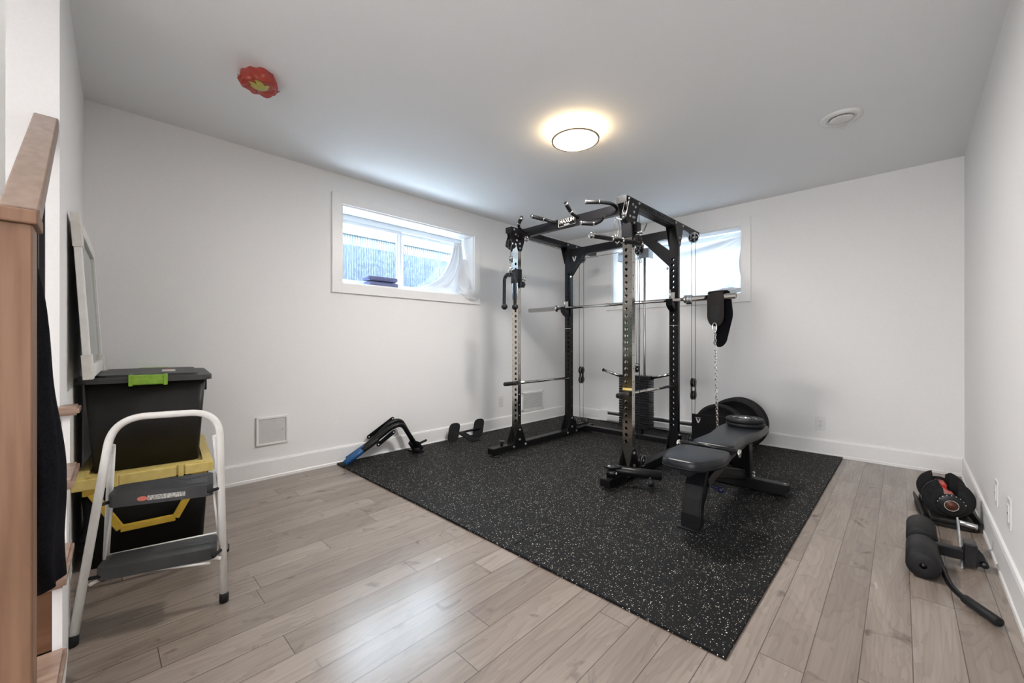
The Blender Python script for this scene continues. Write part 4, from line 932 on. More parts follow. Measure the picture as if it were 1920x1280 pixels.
# ------------------------------------------------------------------ bench
bx = -0.822
bench = thing('weight_bench', 'black padded adjustable weight bench right of the rack', 'bench', (bx, 2.7, MT))
def pad(outl, z0_, z1_, name, crown=0.012):
    b = new(); pts = rpoly(outl, 0.05, 6); n = len(pts); cx_ = sum(p[0] for p in pts)/n; cy_ = sum(p[1] for p in pts)/n
    H_ = z1_-z0_; lev = [(0.0, 0.90), (0.06, 0.97), (0.25, 1.0), (0.62, 1.0), (0.84, 0.975), (0.95, 0.93), (1.0, 0.86)]; R2 = []
    for h, s in lev:
        ins = (1-s)*0.16; ring = []
        for x, y in pts:
            dx, dy = x-cx_, y-cy_; l = math.hypot(dx, dy); f = 1-ins/l; ring.append(b.verts.new((cx_+dx*f, cy_+dy*f, z0_+H_*h)))
        R2.append(ring)
    for f_, hh in ((0.6, 1.0), (0.25, 1.0)):
        ring = []
        for x, y in pts: ring.append(b.verts.new((cx_+(x-cx_)*f_*0.9, cy_+(y-cy_)*f_*0.9, z1_+crown*(1-f_*0.5)*0.5)))
        R2.append(ring)
    for A, B in zip(R2[:-1], R2[1:]):
        for i in range(n): j = (i+1) % n; f = b.faces.new((A[i], A[j], B[j], B[i])); f.smooth = True
    b.faces.new(R2[0][::-1]); f = b.faces.new(R2[-1]); f.smooth = True
    o = obj(name, b, 'vinylpad', bench)
    b = new(); tube(b, [V((cx_+(x-cx_)*1.0, cy_+(y-cy_)*1.0, z0_+H_*0.28)) for x, y in pts], 0.0022, 6, closed=True); obj('seam_piping', b, 'vinylpad', o)
    return o
pad([(bx-0.085, 2.015), (bx+0.095, 2.015), (bx+0.158, 2.18), (bx+0.140, 2.385), (bx-0.125, 2.385), (bx-0.135, 2.18)], 0.366, 0.420, 'seat_pad')
pad([(bx-0.112, 2.475), (bx+0.118, 2.475), (bx+0.105, 2.75), (bx+0.128, 3.00), (bx+0.120, 3.31), (bx-0.135, 3.31), (bx-0.140, 3.03), (bx-0.108, 2.75)], 0.366, 0.420, 'back_pad')
# front leg: broad curved plate leg on a foot plate
b = new()
sec = [(2.200, MT+0.006), (2.205, 0.09), (2.220, 0.17), (2.250, 0.235), (2.292, 0.290), (2.340, 0.330), (2.385, 0.345)]
rng = []
for i, (y, z) in enumerate(sec):
    wd = 0.052-0.006*(z/0.35); dp = 0.055
    rng.append([b.verts.new((bx+sx*wd-0.010, y+dy, z)) for sx, dy in ((-1, 0), (1, 0), (1, dp), (-1, dp))])
for A, B in zip(rng[:-1], rng[1:]):
    for i in range(4): j = (i+1) % 4; b.faces.new((A[i], A[j], B[j], B[i]))
b.faces.new(rng[0][::-1]); b.faces.new(rng[-1]); bmesh.ops.bevel(b, geom=[e for e in b.edges if abs((e.verts[0].co-e.verts[1].co).z) > 0.01], offset=0.006, segments=2, affect='EDGES')
fl = obj('front_leg', b, 'blacksat', bench)
b = new(); box(b, bx-0.072, bx+0.050, 2.180, 2.278, MT, MT+0.008, 0.002); obj('foot_plate', b, 'blacksat', fl)
# spine tube, post and rear foot
b = new(); beam(b, (bx, 2.10, 0.345), (bx, 2.50, 0.335), 0.055, 0.050, bev=0.004); beam(b, (bx, 2.42, 0.275), (bx, 3.10, 0.100), 0.055, 0.070, bev=0.004); obj('main_frame', b, 'black', bench)
b = new(); box(b, bx-0.272, bx+0.268, 3.078, 3.145, MT+0.006, MT+0.076, 0.004); rf = obj('rear_foot_bar', b, 'black', bench)
for s in (-1, 1): b = new(); box(b, bx+s*0.262-0.012, bx+s*0.262+0.012, 3.074, 3.149, MT, MT+0.03, 0.004); obj('foot_cap', b, 'rubber', rf)
for s in (-1, 1): b = new(); bolt(b, (bx+s*0.245, 3.11, MT+0.076), (0, 0, 1), 0.006, 0.005); split('bolt', b, 'steel', rf)
b = new(); prism(b, [(bx-0.055, 3.08, 0.088), (bx-0.055, 3.14, 0.088), (bx-0.055, 3.13, 0.335), (bx-0.055, 3.04, 0.335)], (1, 0, 0), 0.110, 0.003); obj('rear_post', b, 'black', bench)
b = new(); bolt(b, (bx+0.066, 3.10, 0.10), (1, 0, 0.6), 0.010, 0.012); bolt(b, (bx+0.060, 3.13, 0.115), (1, 0, 0.9), 0.009, 0.01); bolt(b, (bx-0.02, 3.07, 0.12), (0, -1, 0.4), 0.009, 0.01); split('bolt', b, 'steel', bench)
b = new(); box(b, bx-0.045, bx-0.015, 2.48, 3.22, 0.325, 0.366, 0.003); box(b, bx+0.015, bx+0.045, 2.48, 3.22, 0.325, 0.366, 0.003); split('back_pad_rail', b, 'black', bench)
b = new(); beam(b, (bx+0.045, 2.50, 0.30), (bx+0.045, 3.02, 0.345), 0.012, 0.045, bev=0.002); beam(b, (bx+0.02, 2.32, 0.24), (bx+0.05, 2.56, 0.325), 0.05, 0.05, bev=0.003); split('adjustment_arm', b, 'blacksat', bench)
# curved sector plate under the seat
b = new(); pts = []
for i in range(13): q = math.radians(-62+70*i/12); pts.append((2.20+0.215*math.cos(q), 0.300+0.215*math.sin(q)))
inn = []
for i in range(13): q = math.radians(8-70*i/12); inn.append((2.20+0.170*math.cos(q), 0.300+0.170*math.sin(q)))
prism(b, [(bx+0.012, y, z) for y, z in pts+inn], (1, 0, 0), 0.008, 0.001); prism(b, [(bx-0.020, y, z) for y, z in pts+inn], (1, 0, 0), 0.008, 0.001); split('ladder_sector', b, 'black', bench)
b = new(); cyl(b, (bx+0.02, 2.43, 0.19), (bx+0.055, 2.43, 0.185), 0.008, seg=12); cyl(b, (bx+0.055, 2.43, 0.185), (bx+0.085, 2.43, 0.180), 0.017, seg=16, ch=0.005); obj('blue_knob', b, 'navy', bench, label='dark blue adjustment knob')
b = new(); cyl(b, (bx-0.150, 2.430, 0.412), (bx+0.150, 2.430, 0.412), 0.0115, seg=18); ax_ = obj('hinge_axle', b, 'blacksat', bench)
for s in (-1, 1):
    b = new(); lathe(b, (bx+s*0.150, 2.430, 0.400), (s, 0, 0), [(0, 0), (0, 0.012), (0.006, 0.014), (0.010, 0.024), (0.016, 0.024), (0.020, 0.020), (0.020, 0)], 22); obj('axle_nut', b, 'chrome', ax_)
# two small plates on the bench
def small_plate(c, R, wd, lab, mk):
    t = thing('weight_plate_disc', lab, 'weight plate', c, 0, 'small plates on the bench')
    b = new(); lathe(b, c, (0, 0, 1), [(0, 0.026), (0, 0.060), (0.002, 0.070), (0.002, R*0.82), (0, R*0.88), (0, R-0.006), (0.006, R), (wd-0.006, R), (wd, R-0.006), (wd, R*0.88), (wd-0.004, R*0.80), (wd-0.004, 0.062), (wd, 0.052), (wd, 0.026)], 56, closed=True); d = obj('rubber_disc', b, 'rubber', t)
    b = new(); lathe(b, c, (0, 0, 1), [(-0.0003, 0.0255), (-0.0003, 0.036), (wd+0.0008, 0.036), (wd+0.0008, 0.0255)], 28, closed=True); obj('hub_ring', b, 'steel', t)
    if mk:
        b = new(); c = V(c)
        for a0 in (0.3, 2.4, 4.5):
            for i in range(5):
                q = a0+i*0.19; p = c+V((math.cos(q)*R*0.62, math.sin(q)*R*0.62, wd-0.0036)); obox(b, p, (0.006, 0.012, 0.0008), (0, 0, q))
        split('raised_mark', b, 'galv', t)
        b = new()
        for a0 in (1.35, 3.45, 5.55):
            for i in range(6): q = a0+i*0.10; p = c+V((math.cos(q)*R*0.70, math.sin(q)*R*0.70, wd-0.0036)); obox(b, p, (R*0.16, R*0.09, 0.0006), (0, 0, q))
        obj('grip_slot', b, 'hole', t)
small_plate((bx+0.005, 3.155, 0.4265), 0.119, 0.026, 'small black weight plate lying on the bench, lower of the two', False)
small_plate((bx+0.000, 3.150, 0.4530), 0.117, 0.026, 'small black weight plate with a steel hub on top of another on the bench', True)

# ------------------------------------------------------------------ dip bar attachment leaning at left wall
t = thing('dip_bar_attachment', 'bent black dip bar pair with blue grips at the left wall', 'rack attachment', (-3.25, 1.75, MT))
def px(y, z, x=-3.30): return (x, y, z)
for k, (x, dy, dz) in enumerate(((-3.215, 0, 0), (-3.305, 0.035, 0.018))):
    P_ = [(x-0.02, 1.400, 0.034), (x-0.01, 1.585, 0.135), (x, 1.800+dy, 0.270+dz), (x+0.01, 1.895+dy, 0.285+dz), (x+0.05, 2.02+dy, 0.06)]
    if k: P_[0] = (x-0.01, 1.455, 0.040); P_[1] = (x, 1.622, 0.128)
    b = new(); tube(b, fillet(P_, 0.075, 10), 0.0205, 16); tb = obj('bent_tube', b, 'black', t)
    a, c2 = V(P_[0]), V(P_[1]); d = (c2-a).normalized()
    b = new(); cyl(b, a+d*0.155, a+d*0.31, 0.0235, seg=20, ch=0.002); obj('foam_sleeve', b, 'foam', tb)
    b = new(); cyl(b, a-d*0.005, a+d*0.16, 0.0245, seg=22, ch=0.004); obj('blue_grip', b, 'blue', tb, label='bright blue grip end')
for x, a, c2 in ((-3.350, (1.655, 0.185), (1.880, 0.312)), (-3.190, (1.66, 0.146), (1.80, 0.228))):
    b = new(); A, C2 = V((x, *a)), V((x, *c2)); d = (C2-A).normalized(); nrm = V((0, -d.z, d.y)); pts = []
    for cc, s in ((A, 1), (C2, -1)):
        for i in range(9): q = PI/2+PI*i/8 if s > 0 else -PI/2+PI*i/8; pts.append(cc+(d*math.cos(q)+nrm*math.sin(q))*0.017)
    prism(b, pts, (1, 0, 0), 0.006, 0.0008); sp_ = obj('flat_strap', b, 'black', t)
    b = new()
    for cc in (A, C2): cyl(b, cc-V((0.001, 0, 0)), cc+V((0.008, 0, 0)), 0.006, seg=12)
    split('strap_hole', b, 'plastic', sp_)
b = new(); prism(b, [(-3.26, 1.985, 0.085), (-3.26, 2.01, 0.118), (-3.26, 2.045, 0.105), (-3.26, 2.090, 0.045), (-3.26, 2.065, MT+0.004), (-3.26, 2.03, MT+0.002)], (1, 0, 0), 0.095, 0.003)
box(b, -3.30, -3.15, 2.00, 2.085, MT+0.001, MT+0.012, 0.002); split('mounting_bracket', b, 'black', t)
b = new(); cyl(b, (-3.175, 2.035, 0.085), (-3.135, 2.105, 0.118), 0.010, seg=14, ch=0.002); cyl(b, (-3.17, 2.0, 0.045), (-3.12, 2.02, 0.045), 0.018, seg=16, ch=0.003); split('lock_pin', b, 'rubber', t)
# ------------------------------------------------------------------ twin foot plate attachment
t = thing('foot_plate_attachment', 'black twin foot plates joined by a rod at the left wall baseboard', 'rack attachment', (-3.27, 2.72, MT))
for yc in (2.475, 2.800):
    b = new(); pts = rpoly([(-0.056, 0.0), (0.056, 0.0), (0.056, 0.190), (-0.056, 0.190)], 0.050, 8)
    th_ = math.radians(14); wv_ = V((0.35, 0.93, 0)).normalized(); up_ = V((-0.20, 0.36, 1)).normalized()
    o_ = V((-3.245, yc, MT+0.002)); prism(b, [o_+wv_*u+up_*v for u, v in pts if True], wv_.cross(up_), 0.006, 0.001)
    obj('foot_plate', b, 'black', t)
b = new(); cyl(b, (-3.250, 2.52, 0.088), (-3.250, 2.84, 0.096), 0.0115, seg=16); obj('cross_rod', b, 'blacksat', t)
b = new(); prism(b, [(-3.245, 2.535, 0.090), (-3.245, 2.615, 0.092), (-3.085, 2.705, MT+0.002), (-3.115, 2.615, MT+0.002)], (0, 0, 1), 0.007, 0.001); obj('anchor_leg', b, 'black', t)

# ------------------------------------------------------------------ adjustable dumbbell in its tray
dx, dy0, dy1 = 0.150, 3.27, 3.63
dx = 0.142
t = thing('adjustable_dumbbell', 'black adjustable dumbbell with red handle in its tray, right wall corner', 'dumbbell', (dx, 3.45, 0))
zc = 0.128
b = new(); lathe(b, (dx, 3.355, zc), (0, 1, 0), [(0, 0), (0, 0.019), (0.02, 0.022), (0.095, 0.025), (0.17, 0.022), (0.19, 0.019), (0.19, 0)], 24); obj('handle', b, 'red', t)
b = new(); box(b, dx-0.022, dx+0.022, 3.272, 3.385, zc-0.01, zc+0.034, 0.008); box(b, dx-0.022, dx+0.022, 3.515, 3.625, zc-0.01, zc+0.034, 0.008); split('handle_guard', b, 'red', t)
def lobe(y, R, th):
    b = new(); pts = []
    n = 40
    for i in range(n+1):
        q = math.radians(90+22+(360-44)*i/n); pts.append((R*math.cos(q), R*math.sin(q)))
    pts += [(R*math.cos(math.radians(68))*0.80, 0.004), (0, -0.018), (-R*math.cos(math.radians(68))*0.80, 0.004)]
    prism(b, [(dx+u, y, zc+v) for u, v in pts], (0, 1, 0), th, 0.002); return obj('weight_plate', b, 'rubber', t)
for k, (y, R) in enumerate(((3.262, 0.078), (3.280, 0.086), (3.298, 0.094), (3.316, 0.100), (3.334, 0.106))): lobe(y, R, 0.014)
for k, (y, R) in enumerate(((3.545, 0.106), (3.563, 0.100), (3.581, 0.094), (3.599, 0.086), (3.617, 0.078))): lobe(y, R, 0.014)
for y, s in ((3.258, -1), (3.636, 1)):
    b = new(); lathe(b, (dx, y, zc-0.012), (0, s, 0), [(0, 0), (0, 0.058), (0.006, 0.060), (0.016, 0.056), (0.018, 0.05), (0.018, 0)], 36); dl = obj('weight_dial', b, 'blacksat', t)
    b = new(); c = V((dx, y+s*0.0182, zc-0.012)); lathe(b, c, (0, s, 0), [(0, 0.026), (0.0008, 0.026), (0.0008, 0.0285), (0, 0.0285)], 36, closed=True); obj('dial_ring', b, 'print', dl)
    b = new(); lathe(b, c, (0, s, 0), [(0, 0.024), (0.0004, 0.024), (0.0004, 0)], 30); obj('dial_badge', b, 'orange', dl)
    b = new()
    for i in range(9):
        q = math.radians(15+150*i/8); p = V((dx+0.0545*math.cos(q), y+s*0.0155, zc-0.012+0.0545*math.sin(q))); obox(b, p, (0.004, 0.003, 0.005), (0, -q, 0))
    obj('dial_numerals', b, 'print', dl)
b = new(); pts = rpoly([(dx-0.105, 3.215), (dx+0.105, 3.215), (dx+0.118, 3.45), (dx+0.105, 3.675), (dx-0.105, 3.675), (dx-0.118, 3.45)], 0.05, 6); prism(b, [(x, y, 0.004) for x, y in pts], (0, 0, 1), 0.016, 0.003)
box(b, dx-0.085, dx+0.085, 3.225, 3.345, 0.018, 0.045, 0.008); box(b, dx-0.085, dx+0.085, 3.545, 3.665, 0.018, 0.045, 0.008)
for s in (-1, 1): prism(b, [(dx+s*0.085, 3.225, 0.018), (dx+s*0.108, 3.225, 0.018), (dx+s*0.111, 3.225, 0.052), (dx+s*0.104, 3.225, 0.052)], (0, 1, 0), 0.44, 0.002)
for x in (-0.08, 0.08):
    for y in (3.26, 3.63): cyl(b, (dx+x, y, 0), (dx+x, y, 0.006), 0.012, seg=12)
obj('tray', b, 'tote', t)
t.rotation_euler = (0, 0, math.radians(5.2))
# ------------------------------------------------------------------ leg roller attachment on the floor
t = thing('leg_roller_attachment', 'black foam leg roller attachment lying by the right wall', 'bench attachment', (0.1, 2.7, 0))
rx, rz_, rr = 0.040, 0.056, 0.055
for y0_, y1_ in ((2.445, 2.685), (2.755, 2.985)):
    b = new(); L_ = y1_-y0_; lathe(b, (rx, y0_, rz_), (0, 1, 0), [(0.0, 0.012), (0, 0.020), (0, 0.048), (0.006, rr), (L_-0.006, rr), (L_, 0.048), (L_, 0.020), (L_-0.004, 0.012)], 40); ro = obj('foam_roller', b, 'foam', t)
    
b = new(); cyl(b, (rx, 2.449, rz_), (rx, 2.98, rz_), 0.0125, seg=16); obj('roller_axle', b, 'blacksat', t)
b = new(); box(b, rx+0.0, rx+0.165, 2.70, 2.740, 0.030, 0.075, 0.003); box(b, rx-0.012, rx+0.03, 2.695, 2.745, 0.03, 0.085, 0.004); obj('square_arm', b, 'black', t)
b = new(); pts = []
prism(b, [(0.162, y, z) for y, z in rpoly([(2.665, 0.004), (2.700, 0.004), (2.86, 0.135), (2.95, 0.150), (2.955, 0.125), (2.84, 0.07)], 0.012, 3)], (1, 0, 0), 0.006, 0.001); obj('upright_plate', b, 'galv', t, label='worn steel bracket plate')
b = new(); box(b, 0.170, 0.212, 2.695, 2.765, 0.012, 0.110, 0.004); prism(b, [(x, 2.715, z) for x, z in rpoly([(0.165, 0.015), (0.225, 0.010), (0.240, 0.055), (0.205, 0.105), (0.165, 0.095)], 0.02, 4)], (0, 1, 0), 0.008, 0.001); cyl(b, (0.232, 2.70, 0.03), (0.232, 2.76, 0.03), 0.014, seg=14, ch=0.003); obj('pivot_bracket', b, 'blacksat', t)
b = new(); cyl(b, (0.166, 2.925, 0.130), (0.228, 2.910, 0.128), 0.0115, seg=18, ch=0.002); obj('cross_pin', b, 'steel', t)
b = new(); tube(b, fillet([(0.085, 2.70, 0.045), (0.098, 2.56, 0.028), (0.120, 2.37, 0.019), (0.222, 2.215, 0.019)], 0.08, 8), 0.0105, 14); hb = obj('bent_handle_bar', b, 'black', t)
a, e = V((0.150, 2.3245, 0.0205)), V((0.224, 2.212, 0.0205)); b = new(); cyl(b, a, e, 0.0165, seg=20, ch=0.002); obj('rubber_grip', b, 'foam', hb)
b = new(); d = (e-a).normalized(); cyl(b, e+d*0.0005, e+d*0.001, 0.010, seg=16); obj('open_end', b, 'hole', hb)

# ------------------------------------------------------------------ storage bins
RZ = math.radians(-5.8)
def LB(o): return Matrix.Translation(V(o)) @ Matrix.Rotation(RZ, 4, 'Z')
def tapered(bm, m, x0, x1, y0, y1, z0, z1, tp, rad=0.03, ribs=False):
    r0 = rpoly([(x0+tp, y0+tp), (x1-tp, y0+tp), (x1-tp, y1-tp), (x0+tp, y1-tp)], rad, 5); r1 = rpoly([(x0, y0), (x1, y0), (x1, y1), (x0, y1)], rad, 5); n = len(r0)
    A = [bm.verts.new(m @ V((x, y, z0))) for x, y in r0]; B = [bm.verts.new(m @ V((x, y, z1))) for x, y in r1]
    for i in range(n): j = (i+1) % n; f = bm.faces.new((A[i], A[j], B[j], B[i])); f.smooth = True
    bm.faces.new(A[::-1]); bm.faces.new(B)
def slab(bm, m, x0, x1, y0, y1, z0, z1, rad=0.03, bev=0.004):
    prism(bm, [m @ V((x, y, z0)) for x, y in rpoly([(x0, y0), (x1, y0), (x1, y1), (x0, y1)], rad, 5)], (0, 0, 1), z1-z0, bev)
o1 = (-2.890, 0.212, 0.0); m = LB(o1)
t = thing('storage_bin', 'black storage bin with yellow lid and yellow handle, lower of the stacked bins', 'storage bin', o1, RZ)
b = new(); tapered(b, m, -0.355, 0.355, -0.225, 0.225, 0.0, 0.375, 0.022); obj('bin_body', b, 'bin', t)
b = new(); slab(b, m, -0.372, 0.383, -0.242, 0.238, 0.368, 0.398, 0.035)
for q in ((-0.372, 0.383, -0.242, -0.205), (-0.372, 0.383, 0.201, 0.238), (-0.372, -0.335, -0.205, 0.201), (0.343, 0.383, -0.205, 0.201)): slab(b, m, *q, 0.394, 0.416, 0.012, 0.004)
ld = obj('yellow_lid', b, 'yellow', t, label='yellow snap-on lid')
b = new()
for y0_, y1_ in ((-0.245, -0.125), (-0.10, 0.10), (0.13, 0.24)): box(b, 0.376, 0.390, y0_, y1_, 0.365, 0.412, 0.004, m)
for y in (-0.11, 0.115): box(b, 0.374, 0.394, y-0.010, y+0.010, 0.362, 0.420, 0.003, m)
obj('lid_ribs', b, 'yellow', ld)
b = new(); pts = [(0.372, -0.185, 0.345), (0.366, -0.095, 0.165), (0.366, 0.095, 0.165), (0.372, 0.185, 0.345)]
for a, e in zip(pts[:-1], pts[1:]): beam(b, m @ V(a), m @ V(e), 0.030, 0.018, up=(m.to_3x3() @ V((1, 0, 0))), bev=0.003)
for y in (-0.185, 0.185): box(b, 0.352, 0.376, y-0.03, y+0.03, 0.335, 0.366, 0.004, m)
obj('bail_handle', b, 'yellowd', t, label='yellow swing handle')
o2 = (-2.965, 0.216, 0.400); m = LB(o2)
t = thing('storage_bin', 'charcoal grey tote with a green latch, standing on the yellow-lidded bin', 'storage bin', o2, RZ)
b = new(); tapered(b, m, -0.345, 0.345, -0.220, 0.220, 0.0, 0.420, 0.028); bd = obj('bin_body', b, 'tote', t)
b = new(); slab(b, m, -0.368, 0.368, -0.245, 0.245, 0.412, 0.436, 0.035, 0.006); slab(b, m, -0.315, 0.315, -0.190, 0.190, 0.434, 0.447, 0.04, 0.005); ld = obj('lid', b, 'totelid', t)
b = new(); box(b, 0.352, 0.382, -0.070, 0.070, 0.400, 0.447, 0.006, m)
for y in (-0.062, 0.062): box(b, 0.350, 0.386, y-0.008, y+0.008, 0.396, 0.449, 0.003, m)
obj('green_latch', b, 'green', t, label='lime green latch on the near side')
b = new(); box(b, -0.382, -0.352, -0.070, 0.070, 0.400, 0.447, 0.006, m); obj('green_latch', b, 'green', t, label='lime green latch on the far side')
b = new(); box(b, -0.05, 0.05, 0.226, 0.240, 0.33, 0.41, 0.004, m); obj('side_grip', b, 'tote', bd)
t = thing('paper_scrap', 'small white folded note lying on the charcoal tote lid', 'paper', m @ V((0.05, 0.10, 0.447)), RZ)
b = new(); box(b, 0.10, 0.155, 0.045, 0.100, 0.447, 0.456, 0.002, m); obj('note', b, 'card', t)
b = new(); box(b, 0.095, 0.115, 0.060, 0.085, 0.4562, 0.459, 0.001, m); obj('red_mark', b, 'labelred', t, label='red print on the note')

# ------------------------------------------------------------------ white window sash leaning on the stair wall, standing on the tote
t = thing('leaning_glass_frame', 'old white framed glass sash leaning on the stair wall above the tote', 'glass frame', (-2.85, -0.01, 0.847))
A0, A1 = V((-2.36, -0.030, 0.850)), V((-3.26, 0.012, 0.850))   # bottom edge, near and far
B0, B1 = V((-2.36, -0.066, 1.510)), V((-3.26, -0.022, 1.510))
U_ = (A1-A0).normalized(); W_ = (B0-A0).normalized(); N_ = W_.cross(U_).normalized()
if N_.y < 0: N_ = -N_
wd_, ht_ = (A1-A0).length, (B0-A0).length
def sashbar(bm, u0, u1, v0, v1, th=0.022, off=0.0, bev=0.002):
    mm = Matrix((U_, W_, N_)).transposed().to_4x4(); mm.translation = A0
    return box(bm, u0, u1, v0, v1, off, off+th, bev, mm)
b = new(); fw_ = 0.055
sashbar(b, 0, fw_, 0, ht_); sashbar(b, wd_-fw_, wd_, 0, ht_); sashbar(b, fw_, wd_-fw_, ht_-fw_, ht_); sashbar(b, fw_, wd_-fw_, 0, fw_); obj('frame', b, 'oldwhite', t)
b = new(); sashbar(b, fw_-0.005, wd_-fw_+0.005, fw_-0.005, ht_-fw_+0.005, 0.005, 0.008, 0); obj('glass_pane', b, 'paneglass', t)
b = new(); sashbar(b, fw_, fw_+0.006, fw_, ht_-fw_, 0.010, 0.012, 0.001); sashbar(b, fw_+0.05, fw_+0.062, fw_, ht_-fw_, 0.006, 0.013, 0.001); obj('gasket', b, 'cable', t)
b = new(); sashbar(b, -0.006, 0.085, -0.0, 0.10, 0.030, -0.004, 0.002); obj('corner_protector', b, 'card', t, label='white card corner protector')
b = new(); sashbar(b, wd_-0.09, wd_+0.006, 0, 0.085, 0.034, -0.004, 0.002); obj('corner_protector', b, 'card', t, label='white card corner protector')
b = new(); sashbar(b, -0.005, 0.09, ht_-0.13, ht_+0.004, 0.028, -0.003, 0.002); obj('corner_protector', b, 'card', t, label='white card corner protector')

# ------------------------------------------------------------------ step ladder
t = thing('step_ladder', 'white folding two-step ladder with grey treads, before the stacked bins', 'step ladder', (-2.1, 0.18, 0), RZ)
FL, FR_ = V((-1.972, -0.052, 0.0)), V((-1.893, 0.348, 0.0)); TL, TR = V((-2.098, 0.046, 0.722)), V((-1.998, 0.352, 0.724))
tr_ = 0.0125
ext = 0.012
b = new(); bm_pts = [FL+V((0, 0, 0.012)), TL, TR, FR_+V((0, 0, 0.012))]; tube(b, fillet(bm_pts, 0.10, 12), tr_, 16); obj('hoop_frame', b, 'ladder', t)
RLf, RRf = V((-2.425, 0.030, 0.012)), V((-2.340, 0.438, 0.012))
rl_, rr_ = FL.lerp(TL, 0.86), FR_.lerp(TR, 0.86)
for a, e in ((RLf, rl_+V((-0.02, 0.012, 0))), (RRf, rr_+V((-0.02, -0.012, 0)))):
    b = new(); tube(b, [a, e], 0.0105, 14); obj('rear_leg', b, 'ladder', t)
b = new(); tube(b, [RLf.lerp(rl_, 0.18), RRf.lerp(rr_, 0.18)], 0.008, 10); obj('rear_cross_tube', b, 'ladder', t)
for p, r in ((FL, 0.0155), (FR_, 0.0155), (RLf-V((0, 0, 0.012)), 0.0135), (RRf-V((0, 0, 0.012)), 0.0135)):
    b = new(); cyl(b, p, p+V((-0.004, 0.001, 0.035)), r, seg=18, ch=0.003); obj('rubber_foot', b, 'rubber', t)
def step(c4, z, th, lab):
    b = new(); q = [V((x, y, 0)) for x, y in c4]; pts = rpoly([(p.x, p.y) for p in q], 0.022, 5)
    prism(b, [(x, y, z-th) for x, y in pts], (0, 0, 1), th, 0.003); s = obj('tread', b, 'totelid', t)
    b = new(); fl_, fr2, br_, bl_ = q
    for k in range(1, 15):
        f = k/15; a = fl_.lerp(bl_, f); e = fr2.lerp(br_, f); dd = (e-a).normalized()*0.018; cyl(b, a+dd+V((0, 0, z-0.0012)), e-dd+V((0, 0, z-0.0012)), 0.0022, seg=6)
    obj('grip_ribs', b, 'totelid', s); return s
S1 = [(-2.056, 0.030), (-1.938, 0.322), (-2.130, 0.352), (-2.190, 0.062)]
S2 = [(-1.993, 0.000), (-1.884, 0.322), (-2.025, 0.350), (-2.105, 0.030)]
s1 = step(S1, 0.450, 0.045, 'upper'); s2 = step(S2, 0.222, 0.042, 'lower')
a, e = V((*S1[0], 0.427)), V((*S1[1], 0.427)); d = (e-a).normalized(); n_ = d.cross(V((0, 0, 1))).normalized()
if n_.x < 0: n_ = -n_
def onlip(f0, f1, h, off):
    p0, p1 = a.lerp(e, f0), a.lerp(e, f1); return [p0+V((0, 0, -h))+n_*off, p1+V((0, 0, -h))+n_*off, p1+V((0, 0, h))+n_*off, p0+V((0, 0, h))+n_*off]
b = new(); prism(b, onlip(0.36, 0.72, 0.0085, 0.0), n_, 0.0012); obj('warning_label', b, 'label', s1, label='pale grey warning label strip')
b = new(); cc = a.lerp(e, 0.315); pts = [cc+d*0.015*math.cos(q)+V((0, 0, 0.0085*math.sin(q))) for q in [2*PI*i/24 for i in range(24)]]; prism(b, pts, n_, 0.0014); obj('red_badge', b, 'labelred', s1, label='small oval red badge')
b = new()
for sx4, z in ((S1, 0.425), (S2, 0.195)):
    for side, (A_, B_) in enumerate(((FL, TL), (FR_, TR))):
        p = V((*sx4[0 if side == 0 else 1], z)); q = A_.lerp(B_, z/0.722); dd = (q-p).normalized(); cyl(b, q, p-dd*0.02+V((-0.01, 0, 0)), 0.006, seg=10)
split('pivot_bolt', b, 'rubber', t)
b = new(); tube(b, [V((*S2[0], 0.178))+V((0, -0.012, 0)), V((*S2[0], 0.176))+V((-0.03, 0.02, 0)), V((*S2[1], 0.176))+V((-0.03, -0.01, 0)), V((*S2[1], 0.178))+V((0, 0.012, 0))], 0.006, 8)
tube(b, [V((*S2[0], 0.172))+V((0.002, 0.12, 0)), V((*S2[1], 0.172))+V((0.002, -0.02, 0))], 0.005, 8); split('tread_support_wire', b, 'ladder', t)
b = new(); tube(b, [V((-1.958, 0.325, 0.43)), V((-1.985, 0.348, 0.20))], 0.0035, 8); tube(b, [V((-2.11, 0.048, 0.42)), V((-2.06, 0.022, 0.20))], 0.0035, 8); split('linkage_rod', b, 'ladder', t)

# ------------------------------------------------------------------ staircase, newel, handrail
st = thing('staircase', 'stained wooden staircase rising to the left beside the wall end', 'stairs', (-1.7, -0.6, 0))
RH, RUN, X0 = 0.195, 0.237, -1.340
for k in range(8):
    xn = X0-RUN*k; z = RH*(k+1); x0 = xn-RUN-0.03
    def te(x): return sw(x)+0.049
    b = new()
    if k < 3: pts = [(x0, -1.09), (xn, -1.09), (xn, te(xn)), (x0, te(x0))]
    elif k == 3: pts = [(x0, -1.09), (xn, -1.09), (xn, te(xn)), (-2.150, te(-2.15)), (-2.150, sw(-2.15)+0.002), (-2.098, sw(-2.1)+0.002), (-2.098, -0.208), (x0, -0.213)]
    else: pts = [(x0, -1.09), (xn, -1.09), (xn, -0.213), (x0, -0.213)]
    prism(b, [(x, y, z-0.030) for x, y in pts], (0, 0, 1), 0.030, 0.007)
    tr = obj('tread', b, 'tread', st)
    ye = -0.079 if xn-0.045 > -2.09 else -0.213
    b = new(); box(b, xn-0.045, xn-0.030, -1.09, ye, z-RH, z-0.030, 0.001); obj('riser', b, 'riser', tr)
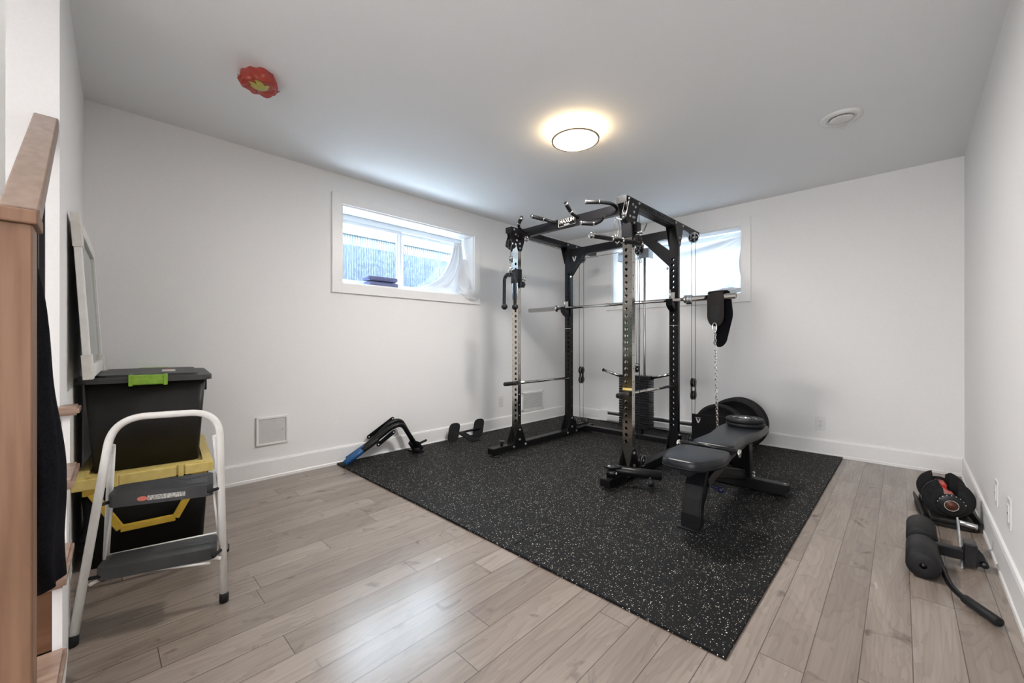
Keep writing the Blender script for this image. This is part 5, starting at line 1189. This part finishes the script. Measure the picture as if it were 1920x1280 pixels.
# open-side stringer: stepped white board flush with the wall
b = new(); pts = [(-2.1, 0.0)]
pts = [(X0-0.030, 0.0)]
for k in range(4):
    xn = X0-RUN*k-0.030; pts += [(xn, RH*(k+1)-0.031)]
    if k < 3: pts += [(xn-RUN, RH*(k+1)-0.031)]
pts += [(-2.110, RH*4-0.031), (-2.110, 0.0)]
prism(b, [(x, -0.0785, z) for x, z in pts], (0, 1, 0), 0.018); obj('stringer', b, 'trim', st)
rl2 = thing('stair_railing', 'wooden stair railing with a square newel post at far left', 'railing', (-1.3, -0.12, 0))
b = new(); nx = -1.250; box(b, nx-0.088, nx, -0.176, -0.0865, 0.0, 1.235, 0.003); npst = obj('newel_post', b, 'newel', rl2)
b = new(); box(b, nx-0.100, nx+0.010, -0.188, -0.0785, 1.235, 1.262, 0.003); obj('newel_cap', b, 'newel', npst)
b = new(); a, e = V((nx-0.080, -0.1095, 1.262)), V((-2.098, -0.1150, 1.748)); beam(b, a, e, 0.056, 0.045, bev=0.004); obj('handrail', b, 'rail', rl2)
for x, y, z0_ in ((-1.50, -0.112, 0.195), (-1.68, -0.112, 0.39), (-1.90, -0.113, 0.585)):
    f = (x-a.x)/(e.x-a.x); b = new(); box(b, x-0.006, x+0.006, y-0.006, y+0.006, z0_, a.z+(e.z-a.z)*f-0.02); obj('baluster', b, 'black', rl2)
# dark garment hanging from the newel side
t = thing('jacket', 'black jacket hanging behind the newel post over the lower stairs', 'jacket', (-1.42, -0.085, 0.46))
def jk(u, v):
    a_ = u*2*PI; z = 1.165-0.720*v; w_ = 0.020+0.105*min(1, v*1.25)**0.8; d_ = 0.010+0.020*min(1, v*2.0)
    if v > 0.86: w_ *= 1-0.72*((v-0.86)/0.14)**1.4
    f = 0.007*math.sin(a_*6+v*5)*min(1, v*3)
    x = -1.395-0.085*v*0.9+math.cos(a_)*w_*0.95; y = -0.098+0.016*v+math.sin(a_)*(d_+f)+(0.004*math.sin(v*12))
    return (x, y, z-0.03*max(0, v-0.8)*5*(0.5+0.5*math.cos(a_+0.6)))
grid_obj('jacket_body', jk, 48, 40, 'cloth', t)
b = new(); tube(b, fillet([(-1.405, -0.098, 1.15), (-1.395, -0.100, 1.19), (-1.355, -0.120, 1.20)], 0.02), 0.006, 8); obj('hanging_loop', b, 'cloth', t)
